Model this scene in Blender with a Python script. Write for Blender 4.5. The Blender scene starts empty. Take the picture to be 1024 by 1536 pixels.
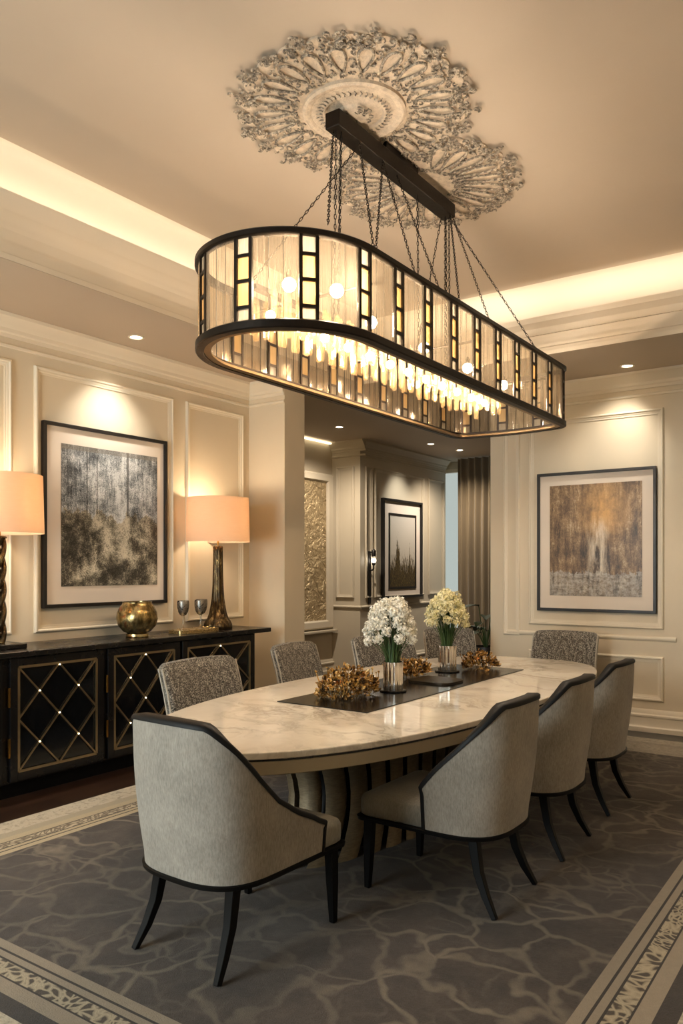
import bpy, bmesh, math, random
from math import sin, cos, pi, radians as R
from mathutils import Vector, Matrix
random.seed(7)
S = bpy.context.scene
COL = S.collection

# ------------------------------------------------------------------ helpers
def lin(v):
    v = v / 255.0
    return v / 12.92 if v <= 0.04045 else ((v + 0.055) / 1.055) ** 2.4
def C(r, g, b): return (lin(r), lin(g), lin(b), 1.0)

class MB:
    def __init__(s): s.v = []; s.f = []; s.uv = {}
    def add(s, vs, fs):
        b = len(s.v); s.v += [tuple(p) for p in vs]
        s.f += [tuple(i + b for i in f) for f in fs]; return s
    def box(s, lo, hi):
        x0, y0, z0 = lo; x1, y1, z1 = hi
        return s.add([(x0,y0,z0),(x1,y0,z0),(x1,y1,z0),(x0,y1,z0),(x0,y0,z1),(x1,y0,z1),(x1,y1,z1),(x0,y1,z1)],
                     [(0,3,2,1),(4,5,6,7),(0,1,5,4),(1,2,6,5),(2,3,7,6),(3,0,4,7)])
    def cbox(s, c, d): return s.box([c[i]-d[i]/2 for i in range(3)], [c[i]+d[i]/2 for i in range(3)])
    def grid(s, rows, closeu=False, closev=False, capends=False):
        nu, nv = len(rows), len(rows[0]); vs = [p for r in rows for p in r]; fs = []
        for i in range(nu if closeu else nu - 1):
            for j in range(nv if closev else nv - 1):
                a = i*nv + j; b = i*nv + (j+1) % nv; c = ((i+1) % nu)*nv + (j+1) % nv; d = ((i+1) % nu)*nv + j
                fs.append((a, b, c, d))
        if capends:
            fs.append(tuple(range(nv))[::-1]); fs.append(tuple((nu-1)*nv + j for j in range(nv)))
        return s.add(vs, fs)
    def tube(s, pts, r, n=8, up=None, closed=False, sq=False):
        pts = [Vector(p) for p in pts]; m = len(pts)
        rr = r if isinstance(r, (list, tuple)) else [r]*m
        rows = []; ref = Vector(up) if up else None
        for i, p in enumerate(pts):
            a = pts[(i-1) % m] if (closed or i > 0) else p
            b = pts[(i+1) % m] if (closed or i < m-1) else p
            t = (b - a).normalized()
            if ref is None: ref = Vector((0,0,1)) if abs(t.z) < 0.9 else Vector((1,0,0))
            u = (ref - t*ref.dot(t)).normalized(); w = t.cross(u)
            if not up: ref = u
            o = pi/4 if sq else 0
            rows.append([p + (u*cos(2*pi*k/n + o) + w*sin(2*pi*k/n + o))*rr[i] for k in range(n)])
        return s.grid(rows, closeu=closed, closev=True, capends=not closed)
    def rod(s, a, b, r, n=8): return s.tube([a, b], r, n)
    def bar(s, a, b, w, h, up=(0,0,1)):
        a = Vector(a); b = Vector(b); t = (b-a).normalized(); u = Vector(up); u = (u - t*u.dot(t)).normalized(); q = t.cross(u)
        rows = [[p + q*(w/2)*i + u*(h/2)*j for i, j in ((-1,-1),(1,-1),(1,1),(-1,1))] for p in (a, b)]
        return s.grid(rows, closev=True, capends=True)
    def lathe(s, prof, n=24, c=(0,0,0), flute=0, fn=0, cap=True):
        rows = []
        for r, z in prof:
            rows.append([(c[0] + (r*(1 + flute*cos(fn*2*pi*k/n)))*cos(2*pi*k/n), c[1] + (r*(1 + flute*cos(fn*2*pi*k/n)))*sin(2*pi*k/n), c[2] + z) for k in range(n)])
        return s.grid(rows, closev=True, capends=cap)
    def ico(s, c, r, sub=1, sc=(1,1,1), rot=None):
        bm = bmesh.new(); bmesh.ops.create_icosphere(bm, subdivisions=sub, radius=r)
        vs = []
        for v in bm.verts:
            p = Vector((v.co.x*sc[0], v.co.y*sc[1], v.co.z*sc[2]))
            if rot: p.rotate(rot)
            vs.append(p + Vector(c))
        bm.verts.index_update()
        fs = [tuple(v.index for v in f.verts) for f in bm.faces]; bm.free()
        return s.add(vs, fs)
    def prism(s, outline, z0, z1):
        n = len(outline)
        return s.grid([[(x, y, z0) for x, y in outline], [(x, y, z1) for x, y in outline]], closev=True, capends=True)
    def build(s, name, mat, parent=None, ang=35, bevel=0, seg=2, loc=None, subd=0):
        me = bpy.data.meshes.new(name); me.from_pydata(s.v, [], s.f)
        bm = bmesh.new(); bm.from_mesh(me); bmesh.ops.recalc_face_normals(bm, faces=bm.faces); bm.to_mesh(me); bm.free()
        if ang:
            me.polygons.foreach_set('use_smooth', [True]*len(me.polygons)); me.set_sharp_from_angle(angle=R(ang))
        if mat: me.materials.append(mat)
        o = bpy.data.objects.new(name, me); COL.objects.link(o)
        if parent: o.parent = parent
        if loc: o.location = loc
        if bevel:
            m = o.modifiers.new('b', 'BEVEL'); m.width = bevel; m.segments = seg; m.limit_method = 'ANGLE'; m.angle_limit = R(40)
        if subd:
            m = o.modifiers.new('s', 'SUBSURF'); m.levels = subd; m.render_levels = subd
        return o

def tag(o, label=None, cat=None, group=None, kind=None):
    if label: o['label'] = label
    if cat: o['category'] = cat
    if group: o['group'] = group
    if kind: o['kind'] = kind
    return o
def thing(name, label, cat, loc=(0,0,0), rz=0, group=None):
    o = bpy.data.objects.new(name, None); COL.objects.link(o); o.location = loc; o.rotation_euler = (0,0,rz); o.empty_display_size = .1
    return tag(o, label, cat, group)
def struct(o): o['kind'] = 'structure'; return o
def dup(root, loc, rz, label):
    r = root.copy(); COL.objects.link(r); r.location = loc; r.rotation_euler = (0,0,rz); r['label'] = label
    for ch in list(root.children):
        c = ch.copy(); COL.objects.link(c); c.parent = r
        for g in list(ch.children):
            d = g.copy(); COL.objects.link(d); d.parent = c
    return r

# ------------------------------------------------------------------ materials
class NT:
    def __init__(s, name):
        s.m = bpy.data.materials.new(name); s.m.use_nodes = True; s.t = s.m.node_tree; s.t.nodes.clear()
        s.out = s.t.nodes.new('ShaderNodeOutputMaterial')
    def n(s, typ, ins=None, **props):
        d = s.t.nodes.new('ShaderNode' + typ)
        for k, v in props.items(): setattr(d, k, v)
        for k, v in (ins or {}).items(): s.set(d, k, v)
        return d
    def set(s, d, k, v):
        sock = d.inputs[k]
        if isinstance(v, bpy.types.NodeSocket): s.t.links.new(v, sock)
        elif isinstance(v, bpy.types.Node): s.t.links.new(v.outputs[0], sock)
        else: sock.default_value = v
    def math(s, op, a, b=None, c=None, clamp=False):
        d = s.n('Math', operation=op); d.use_clamp = clamp
        for i, v in enumerate((a, b, c)):
            if v is not None: s.set(d, i, v)
        return d.outputs[0]
    def mix(s, f, a, b, typ='MIX'):
        d = s.n('Mix', data_type='RGBA', blend_type=typ); s.set(d, 0, f); s.set(d, 6, a); s.set(d, 7, b); return d.outputs[2]
    def ramp(s, f, stops, interp='LINEAR'):
        d = s.n('ValToRGB', {'Fac': f}); cr = d.color_ramp; cr.interpolation = interp
        while len(cr.elements) < len(stops): cr.elements.new(0.5)
        for e, (p, c) in zip(cr.elements, stops):
            e.position = p; e.color = c if isinstance(c, tuple) else (c, c, c, 1)
        return d.outputs[0]
    def coord(s, kind='Object', scale=(1,1,1), loc=(0,0,0), rot=(0,0,0)):
        tc = s.n('TexCoord'); mp = s.n('Mapping', {'Vector': tc.outputs[kind], 'Scale': scale, 'Location': loc, 'Rotation': rot}); return mp.outputs[0]
    def noise(s, vec, scale=5, detail=4, rough=.5, dist=0, out=0):
        return s.n('TexNoise', {'Vector': vec, 'Scale': scale, 'Detail': detail, 'Roughness': rough, 'Distortion': dist}).outputs[out]
    def bump(s, h, strength=.3, dist=.01):
        return s.n('Bump', {'Height': h, 'Strength': strength, 'Distance': dist}).outputs[0]
    def pbr(s, color, rough=.5, metal=0, normal=None, spec=.5, **kw):
        ins = {'Base Color': color, 'Roughness': rough, 'Metallic': metal, 'Specular IOR Level': spec}
        if normal is not None: ins['Normal'] = normal
        for k, v in kw.items(): ins[k.replace('_', ' ')] = v
        p = s.n('BsdfPrincipled', ins); s.t.links.new(p.outputs[0], s.out.inputs[0]); return s.m
    def surf(s, sh): s.t.links.new(sh.outputs[0] if isinstance(sh, bpy.types.Node) else sh, s.out.inputs[0]); return s.m

def paint(name, col, rough=.55, var=.04):
    t = NT(name); co = t.coord(); nz = t.noise(co, 2.2, 5, .6); fine = t.noise(co, 90, 3, .6)
    dark = tuple(c*(1-var*2.2) for c in col[:3]) + (1,)
    return t.pbr(t.mix(nz, dark, col), rough, normal=t.bump(fine, .04, .003), spec=.3)
def metal(name, col, rough=.3, var=.3, m=1.0, scale=40):
    t = NT(name); co = t.coord(); nz = t.noise(co, scale, 4, .6)
    dark = tuple(c*(1-var) for c in col[:3]) + (1,)
    rr = t.math('MULTIPLY_ADD', nz, .25, rough - .1)
    return t.pbr(t.mix(nz, dark, col), rr, m, normal=t.bump(nz, .06, .002))
def lacquer(name, col, rough=.3, spec=.5, coat=0.0):
    t = NT(name); co = t.coord(); nz = t.noise(co, 6, 5, .6)
    lo = tuple(c*.7 for c in col[:3]) + (1,)
    return t.pbr(t.mix(nz, lo, col), t.math('MULTIPLY_ADD', nz, .15, rough - .07), normal=t.bump(t.noise(co, 60, 3), .03, .002), spec=spec, Coat_Weight=coat)
def emit(name, col, strength):
    t = NT(name); return t.surf(t.n('Emission', {'Color': col, 'Strength': strength}))

M = {}
M['wall'] = paint('cream_paint', C(225, 212, 188))
M['wallfar'] = paint('taupe_paint', C(205, 194, 172))
M['trim'] = paint('trim_paint', C(232, 221, 200), .45, .02)
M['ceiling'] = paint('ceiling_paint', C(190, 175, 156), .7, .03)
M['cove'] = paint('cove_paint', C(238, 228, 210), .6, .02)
M['black'] = lacquer('black_lacquer', C(20, 18, 18), .26)
M['blackwood'] = lacquer('ebony_wood', C(9, 8, 8), .42, .2)
M['leather'] = lacquer('black_leather', C(20,19,19), .55, .25)
M['blackframe'] = lacquer('black_frame', C(24, 21, 20), .4)
M['bronze'] = metal('dark_bronze', C(58, 53, 49), .42, .35)
M['bronzelite'] = metal('aged_brass_lip', C(168, 146, 114), .42, .3)
M['gold'] = metal('champagne_gold', C(196, 178, 142), .32, .2)
M['goldbright'] = metal('polished_gold', C(214, 160, 80), .2, .2)
M['silver'] = metal('mirror_silver', C(228, 222, 212), .1, .05)
M['mat'] = paint('picture_mat', C(226, 214, 200), .7, .02)
M['board'] = M['mat']

# floor: dark hardwood boards
t = NT('dark_hardwood'); co = t.coord()
br = t.n('TexBrick', {'Vector': t.coord(rot=(0,0,R(90))), 'Color1': C(58,38,26), 'Color2': C(44,28,20), 'Mortar': C(14,9,7), 'Scale': 1.0, 'Mortar Size': .003, 'Brick Width': 1.6, 'Row Height': .14})
gr = t.noise(t.coord(scale=(18, 1.2, 1)), 3, 8, .65, .6)
M['floor'] = t.pbr(t.mix(t.math('MULTIPLY', gr, .7), br.outputs[0], C(24,15,11)), .32, normal=t.bump(gr, .08, .004))
t = NT('dark_granite'); co = t.coord(); v = t.noise(co, 26, 8, .75)
M['granite'] = t.pbr(t.ramp(v, [(.3, C(20,21,22)), (.55, C(42,43,44)), (.75, C(80,80,78))]), .3)

# rug
RX0, RX1, RY0, RY1 = -4.40, -.40, 1.36, 7.42
t = NT('wool_rug'); co = t.coord()
sx = t.n('SeparateXYZ', {0: co}); X, Y = sx.outputs[0], sx.outputs[1]
dl = t.math('SUBTRACT', X, RX0); dr = t.math('SUBTRACT', RX1, X); dn = t.math('SUBTRACT', Y, RY0); df = t.math('SUBTRACT', RY1, Y)
tt = t.math('MINIMUM', t.math('MINIMUM', dl, dr), t.math('MINIMUM', dn, df))
wob = t.noise(co, 2.2, 3, .5, out=1)
vco = t.n('VectorMath', {0: co, 1: t.n('VectorMath', {0: wob, 3: .55}, operation='SCALE').outputs[0]}, operation='ADD').outputs[0]
vo = t.n('TexVoronoi', {'Vector': vco, 'Scale': 3.1, 'Randomness': 1.0}, feature='DISTANCE_TO_EDGE').outputs[0]
vein = t.ramp(vo, [(0.0, .95), (.028, .75), (.065, 0.0)])
vo2 = t.n('TexVoronoi', {'Vector': vco, 'Scale': 6.3, 'Randomness': 1.0}, feature='DISTANCE_TO_EDGE').outputs[0]
vein2 = t.ramp(vo2, [(0.0, .8), (.045, .5), (.09, 0.0)])
fade = t.ramp(t.noise(co, 1.1, 3, .55), [(.36, 0.15), (.6, 1.0)])
fade2 = t.ramp(t.noise(co, 1.7, 2, .5), [(.48, 0.0), (.62, .7)])
pile = t.noise(co, 170, 4, .7); mott = t.noise(co, 5, 7, .7)
field = t.ramp(mott, [(.3, C(66,58,51)), (.55, C(86,76,67)), (.75, C(106,95,84))])
vm = t.math('MAXIMUM', t.math('MULTIPLY', vein, fade), t.math('MULTIPLY', vein2, fade2))
vm = t.math('MULTIPLY', vm, t.math('MULTIPLY_ADD', t.noise(co, 14, 5, .7), 1.0, .15), clamp=True)
field = t.mix(vm, t.mix(t.math('MULTIPLY', t.ramp(t.noise(co, 62, 4, .75), [(.36, 0.0), (.62, 1.0)]), .35), field, C(52,45,39)), C(152,139,120))
stripe = t.noise(t.coord(scale=(1,1,1)), 30, 5, .75)
curl = t.n('TexVoronoi', {'Vector': vco, 'Scale': 24}, feature='DISTANCE_TO_EDGE').outputs[0]
curlm = t.ramp(curl, [(.0, 1.0), (.12, .7), (.22, 0.0)])
cream = t.mix(t.ramp(stripe, [(.5, 0.0), (.62, .55)]), C(206,194,170), C(120,108,90))
lightb = t.mix(t.math('MULTIPLY', stripe, .5), C(170,156,134), C(120,108,94))
darkb = t.mix(stripe, C(52,46,41), C(80,72,64))
leftw = t.math('LESS_THAN', dl, .505)  # left border: own pattern, coloured creamier in place of the brighter light there
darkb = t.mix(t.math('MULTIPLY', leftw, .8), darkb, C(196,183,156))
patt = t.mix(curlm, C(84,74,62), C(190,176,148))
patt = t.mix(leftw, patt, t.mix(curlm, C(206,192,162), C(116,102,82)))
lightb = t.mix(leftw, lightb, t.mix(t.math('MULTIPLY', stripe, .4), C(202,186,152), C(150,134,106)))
bandc = C(60,53,46)
def step(a): return t.math('GREATER_THAN', tt, a)
c = cream
for a, col in ((.19, darkb), (.262, lightb), (.325, bandc), (.333, patt), (.405, bandc), (.415, lightb), (.445, bandc), (.456, lightb), (.50, field)):
    c = t.mix(step(a), c, col)
fin = t.math('MULTIPLY', t.math('LESS_THAN', df, .6), t.math('GREATER_THAN', dr, 0.0))
c = t.mix(t.math('MULTIPLY', fin, .85), c, t.mix(t.ramp(stripe, [(.4, 0.0), (.7, .8)]), C(176,166,148), C(126,116,102)))
c = t.mix(t.math('MULTIPLY', pile, .5), c, t.mix(.6, c, (0.01,0.009,0.008,1)))
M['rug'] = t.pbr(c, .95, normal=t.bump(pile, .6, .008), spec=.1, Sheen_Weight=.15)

# fabric
def fabric(name, c1, c2, scale=1.0):
    t = NT(name); co = t.coord()
    w1 = t.n('TexWave', {'Vector': co, 'Scale': 130*scale, 'Distortion': 2.5, 'Detail': 3}, bands_direction='Z').outputs[1]
    n1 = t.noise(t.coord(scale=(1,1,.25)), 160*scale, 4, .7); n2 = t.noise(co, 7, 4, .6)
    f = t.math('MULTIPLY_ADD', n1, .7, t.math('MULTIPLY', n2, .35))
    h = t.math('ADD', w1, n1)
    return t.pbr(t.ramp(f, [(.35, c2), (.68, c1)]), .85, normal=t.bump(h, .25, .002), spec=.2, Sheen_Weight=.25)
M['linen'] = fabric('grey_linen', C(172,163,150), C(130,123,112))
M['seatfab'] = fabric('grey_seat_velvet', C(150,144,130), C(118,113,102))

# patterned chenille
t = NT('arch_chenille'); co = t.coord()
sep = t.n('SeparateXYZ', {0: co})
ux = t.math('DIVIDE', sep.outputs[0], .17); uz = t.math('DIVIDE', sep.outputs[2], .26)
fx = t.math('SUBTRACT', t.math('FRACT', t.math('ADD', ux, 10.5)), .5)
fz = t.math('FRACT', t.math('ADD', uz, 10.45))
dd = t.math('SQRT', t.math('ADD', t.math('MULTIPLY', t.math('MULTIPLY', fx, fx), 4.0), t.math('MULTIPLY', fz, fz)))
dd = t.math('MULTIPLY_ADD', t.noise(co, 16, 4, .6), .35, dd)
rings = t.math('SINE', t.math('MULTIPLY', dd, 15.0))
sp = t.noise(co, 120, 3, .8); sp2 = t.noise(co, 45, 4, .7)
base = t.ramp(sp, [(.42, C(44,42,39)), (.5, C(108,103,95)), (.60, C(182,176,163))])
M['chenille'] = t.pbr(t.mix(t.ramp(rings, [(.35, 0.0), (.95, .62)]), base, t.mix(sp2, C(52,46,40), C(88,80,70))), .9, normal=t.bump(sp, .7, .006), spec=.15, Sheen_Weight=.2)
M['piping'] = fabric('cream_piping', C(205,198,184), C(160,152,138))

# marble
t = NT('cream_marble'); co = t.coord(rot=(0,0,R(25)))
w = t.noise(co, 1.6, 4, .6, out=1)
vc = t.n('VectorMath', {0: co, 1: t.n('VectorMath', {0: w, 3: 1.1}, operation='SCALE').outputs[0]}, operation='ADD').outputs[0]
vv = t.noise(t.n('Mapping', {'Vector': vc, 'Scale': (.7, 2.2, 1)}).outputs[0], 1.7, 9, .62, .4)
vein = t.ramp(vv, [(.43, 0.0), (.49, .75), (.5, 1.0), (.515, .6), (.58, 0.0)])
vm = t.math('MULTIPLY', vein, t.ramp(t.noise(co, 1.3, 3), [(.42, 0.0), (.66, .7)]))
cloud = t.noise(vc, 2.2, 6, .6)
M['marble'] = t.pbr(t.mix(vm, t.ramp(cloud, [(.3, C(228,217,198)), (.7, C(242,234,220))]), C(132,118,100)), .09, spec=.6)
M['apron'] = metal('champagne_apron', C(178,164,138), .42, .12, .35)
t = NT('hammered_pewter'); co = t.coord(scale=(1,1,5)); h = t.noise(co, 22, 5, .7); b = t.noise(t.coord(), 3.5, 3)
M['pewter'] = t.pbr(t.mix(h, C(92,81,66), C(176,158,126)), .42, .6, normal=t.bump(h, .5, .01))
M['runner'] = lacquer('black_glass_runner', C(20,20,21), .2, .4)
M['beadmat'] = metal('beaded_mat', C(70,58,40), .4, .7, .6, 160)
M['crystalbase'] = metal('gold_crystal_grit', C(220,190,130), .25, .75, .8, 140)

# mercury glass / antique
t = NT('gold_mercury_glass'); co = t.coord(); a = t.noise(t.coord(scale=(1,1,.4)), 16, 6, .7); b = t.noise(co, 9, 3, .5, .6)
cc = t.ramp(a, [(.32, C(52,44,30)), (.47, C(140,118,72)), (.6, C(222,198,140)), (.75, C(120,128,120))])
cc = t.mix(t.ramp(b, [(.62, 0.0), (.7, .9)]), cc, C(176,84,38))
M['mercury'] = t.pbr(cc, .2, .9, normal=t.bump(a, .3, .01))
t = NT('smoked_bronze_glass'); co = t.coord(scale=(1,1,.3)); a = t.noise(co, 30, 6, .75)
M['smoked'] = t.pbr(t.ramp(a, [(.35, C(34,26,18)), (.55, C(92,74,48)), (.68, C(200,176,122))]), .16, .8, normal=t.bump(a, .45, .012))
t = NT('etched_crystal'); co = t.coord(); a = t.noise(co, 55, 4, .8)
g = t.n('BsdfGlossy', {'Color': t.ramp(a, [(.42, C(70,68,64)), (.52, C(220,216,208))]), 'Roughness': .4})
M['etched'] = t.surf(t.n('MixShader', {0: t.ramp(a, [(.45, .75), (.56, .35)]), 1: t.n('BsdfTransparent', {'Color': C(225,220,210)}), 2: g}))
t = NT('clear_stem_glass')
M['clear'] = t.surf(t.n('MixShader', {0: .22, 1: t.n('BsdfTransparent', {'Color': C(236,232,224)}), 2: t.n('BsdfGlossy', {'Color': C(250,245,235), 'Roughness': .05})}))

# chandelier glass
def chandglass(name, tint, wtrans, rib=0, trcol=None):
    t = NT(name)
    uv = t.n('TexCoord').outputs['UV']; sp = t.n('SeparateXYZ', {0: uv})
    n = t.noise(t.coord('UV', scale=(1, .012, 1)), rib or 20, 2, .6)
    line = t.ramp(n, [(.36, 1.0), (.42, 0.0), (.50, 0.0), (.53, .9), (.56, 0.0), (.63, 0.0), (.68, 1.0)]) if rib else None
    tr = t.n('BsdfTransparent', {'Color': t.mix(t.math('MULTIPLY', line, .55), tint, C(150,138,118)) if rib else tint})
    tl = t.n('BsdfTranslucent', {'Color': trcol or tint})
    df = t.n('BsdfDiffuse', {'Color': trcol or tint})
    body = t.n('MixShader', {0: .25, 1: tl, 2: df})
    gl = t.n('BsdfGlossy', {'Color': (1,1,1,1), 'Roughness': .12})
    f = 1 - wtrans
    fac = t.math('MULTIPLY_ADD', line, .16, f - .04) if rib else f
    a = t.n('MixShader', {0: fac, 1: tr, 2: body})
    return t.surf(t.n('MixShader', {0: .07, 1: a, 2: gl}))
M['panelglass'] = chandglass('reeded_glass', C(252,247,238), .87, 22, C(214,202,182))
M['amberglass'] = chandglass('amber_glass', C(255,234,194), .40, 9, C(244,222,178))
M['crystal'] = chandglass('cut_crystal', C(255,244,224), .80, 0, C(236,212,172))
M['crystalpane'] = chandglass('seeded_glass', C(240,236,226), .6, 14, C(226,220,206))
M['bulb'] = emit('warm_bulb', (1.0, .80, .60, 1), 185.0)
M['spot'] = emit('downlight_lens', (1.0, .86, .66, 1), 14.0)
M['led'] = emit('led_stud', (1.0, .80, .5, 1), 9.0)
M['ledline'] = emit('led_line', (1.0, .80, .52, 1), 2.2)
t = NT('linen_shade'); co = t.coord(); h = t.noise(t.coord(scale=(.5,.5,6)), 26, 4, .7)
tl = t.n('BsdfTranslucent', {'Color': t.mix(h, C(242,217,190), C(250,231,210))}); dfs = t.n('BsdfDiffuse', {'Color': t.mix(h, C(222,202,180), C(234,216,197))})
M['shade'] = t.surf(t.n('MixShader', {0: .5, 1: tl, 2: dfs}))

# plants
M['stem'] = lacquer('green_stem', C(70,96,48), .55)
M['leaf'] = lacquer('dark_leaf', C(34,58,28), .45)
def petals(name, c1, c2):
    t = NT(name); n = t.noise(t.coord(), 30, 3, .6)
    return t.pbr(t.ramp(n, [(.35, c2), (.6, c1)]), .7, spec=.2)
M['whitefl'] = petals('white_blossom', C(252,249,240), C(234,228,208))
M['yellowfl'] = petals('pale_yellow_blossom', C(246,240,206), C(226,214,150))
t = NT('dried_leaves'); n = t.noise(t.coord(), 22, 4, .7)
M['dried'] = t.pbr(t.ramp(n, [(.36, C(34,26,16)), (.44, C(86,62,32)), (.50, C(168,122,52)), (.57, C(214,164,84)), (.65, C(226,214,176))]), .5, .25)
t = NT('orange_petal'); n = t.noise(t.coord(), 40, 4, .7)
M['orange'] = t.pbr(t.ramp(n, [(.35, C(150,78,20)), (.65, C(226,142,50))]), .5, .15)
M['quartz'] = petals('quartz', C(224,214,190), C(180,166,136))

# plaster medallion
t = NT('antique_plaster'); co = t.coord(); n = t.noise(co, 26, 6, .75); n2 = t.noise(co, 60, 5, .7)
M['plaster'] = t.pbr(t.mix(t.ramp(n, [(.42, 0.0), (.62, .4)]), C(226,208,184), C(150,134,116)), .6, normal=t.bump(n2, .6, .012))
t = NT('patinated_scroll'); co = t.coord(); n = t.noise(co, 34, 6, .8)
M['scroll'] = t.pbr(t.ramp(n, [(.38, C(78,70,62)), (.5, C(150,138,122)), (.58, C(214,200,178))]), .5, normal=t.bump(n, .8, .012))

# textile curtain, relief
t = NT('taupe_drape'); n = t.noise(t.coord(scale=(30,30,1)), 3, 4, .6)
M['drape'] = t.pbr(t.mix(n, C(112,97,74), C(146,130,104)), .8, spec=.2, Sheen_Weight=.2)
t = NT('gold_relief'); co = t.coord(); w = t.noise(co, 3, 3, .5, out=1)
vc = t.n('VectorMath', {0: co, 1: t.n('VectorMath', {0: w, 3: .9}, operation='SCALE').outputs[0]}, operation='ADD').outputs[0]
h = t.noise(vc, 4.2, 6, .55, 1.6)
M['relief'] = t.pbr(t.mix(h, C(150,128,92), C(206,186,146)), .36, .45, normal=t.bump(h, 1.0, .10))
M['pane'] = (lambda t: t.surf(t.n('MixShader', {0: .08, 1: t.n('BsdfTransparent', {'Color': C(246,249,248)}), 2: t.n('BsdfGlossy', {'Roughness': .03})})))(NT('window_glass'))
M['cabglass'] = lacquer('smoked_cabinet_glass', C(17,18,20), .08, .6)
M['pot'] = lacquer('dark_planter', C(40,36,32), .4)

# paintings
t = NT('monochrome_painting'); g = t.coord('Generated'); sp = t.n('SeparateXYZ', {0: g}); U, V = sp.outputs[1], sp.outputs[2]
str1 = t.noise(t.coord('Generated', scale=(0, 26, 3.2)), 1.6, 10, .7, 0)
blo = t.noise(t.coord('Generated', scale=(0, 3.4, 4.2)), 1.5, 12, .72, 0)
up = t.math('GREATER_THAN', t.math('MULTIPLY_ADD', t.noise(t.coord('Generated', scale=(0,5,3)), 1.5, 6, .7), .42, V), .73)
mixv = t.mix(t.ramp(V, [(.40, 0.0), (.62, .75)]), blo, t.mix(.5, str1, blo))
g0 = t.coord('Generated', scale=(0,1,1)); hl = t.n('VectorMath', {0: g0, 1: (0, .55, .74)}, operation='DISTANCE').outputs[1]
val = t.math('ADD', t.n('RGBToBW', {0: mixv}).outputs[0], t.math('MULTIPLY', t.ramp(hl, [(.0, .13), (.45, 0.0)]), 1.0))
hl2 = t.n('VectorMath', {0: g0, 1: (0, .55, .40)}, operation='DISTANCE').outputs[1]
val = t.math('ADD', val, t.ramp(hl2, [(.0, .13), (.26, 0.0)]))
grain = t.noise(t.coord('Generated', scale=(0, 60, 70)), 1.5, 5, .8)
val = t.math('MULTIPLY_ADD', grain, .62, t.math('SUBTRACT', val, .30))
cool = t.ramp(val, [(.36, C(20,22,24)), (.47, C(78,83,88)), (.56, C(150,155,158)), (.66, C(226,228,228))])
warm = t.ramp(val, [(.38, C(24,22,19)), (.49, C(70,66,58)), (.57, C(140,134,118)), (.67, C(212,204,184))])
pc = t.mix(up, warm, cool)
for bx, bw in ((.245, .006), (.665, .012), (.345, .005)):
    lm = t.math('MULTIPLY', t.math('LESS_THAN', t.math('ABSOLUTE', t.math('SUBTRACT', U, bx)), bw), t.math('GREATER_THAN', V, .52))
    pc = t.mix(t.math('MULTIPLY', lm, .7), pc, C(26,27,29))
tp = t.math('GREATER_THAN', V, .965); pc = t.mix(t.math('MULTIPLY', tp, .6), pc, C(120,114,104))
M['art_mono'] = t.pbr(pc, .28, spec=.5)

t = NT('sepia_painting'); g = t.coord('Generated'); sp = t.n('SeparateXYZ', {0: g}); U, V = sp.outputs[0], sp.outputs[2]
st = t.noise(t.coord('Generated', scale=(9, 0, 1.8)), 1.6, 12, .74, .25); bl = t.noise(t.coord('Generated', scale=(3, 0, 3)), 1.4, 12, .74, .1)
v = t.math('MULTIPLY_ADD', st, .50, t.math('MULTIPLY', bl, .46)); v = t.math('MULTIPLY_ADD', t.math('SUBTRACT', t.noise(t.coord('Generated', scale=(50,0,40)), 1.5, 5, .8), .5), .3, t.math('ADD', v, .03))
pc = t.ramp(v, [(.40, C(44,36,28)), (.49, C(104,82,60)), (.56, C(150,122,88)), (.66, C(222,204,172))])
gd = t.n('VectorMath', {0: t.coord('Generated', scale=(1,0,1)), 1: (.60, 0, .76)}, operation='DISTANCE').outputs[1]
gm = t.math('MULTIPLY', t.ramp(gd, [(.05, 1.0), (.33, 0.0)]), t.ramp(bl, [(.35, .3), (.55, 1.0)]))
pc = t.mix(t.math('MULTIPLY', gm, .85), pc, C(214,164,94))
wx = t.math('ABSOLUTE', t.math('SUBTRACT', U, .54)); wm = t.math('MULTIPLY', t.ramp(wx, [(.02, 1.0), (.14, 0.0)]), t.ramp(V, [(.12, 0.0), (.22, 1.0), (.55, .9), (.72, 0.0)]))
pc = t.mix(t.math('MULTIPLY', wm, t.ramp(st, [(.42, 0.0), (.6, .9)])), pc, C(226,216,196))
fl = t.math('LESS_THAN', t.math('MULTIPLY_ADD', t.noise(t.coord('Generated', scale=(6,0,4)), 2, 8, .75), .30, V), .36)
pc = t.mix(t.math('MULTIPLY', fl, .7), pc, t.ramp(t.noise(t.coord('Generated', scale=(9,0,14)), 2, 6, .8), [(.38, C(90,82,72)), (.6, C(206,200,190))]))
tr = t.math('MULTIPLY', t.ramp(st, [(.40, 1.0), (.47, 0.0)]), t.ramp(V, [(.15, 1.0), (.75, .3)]))
M['art_sepia'] = t.pbr(t.mix(t.math('MULTIPLY', tr, .45), pc, C(40,32,25)), .35, spec=.4)

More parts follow.
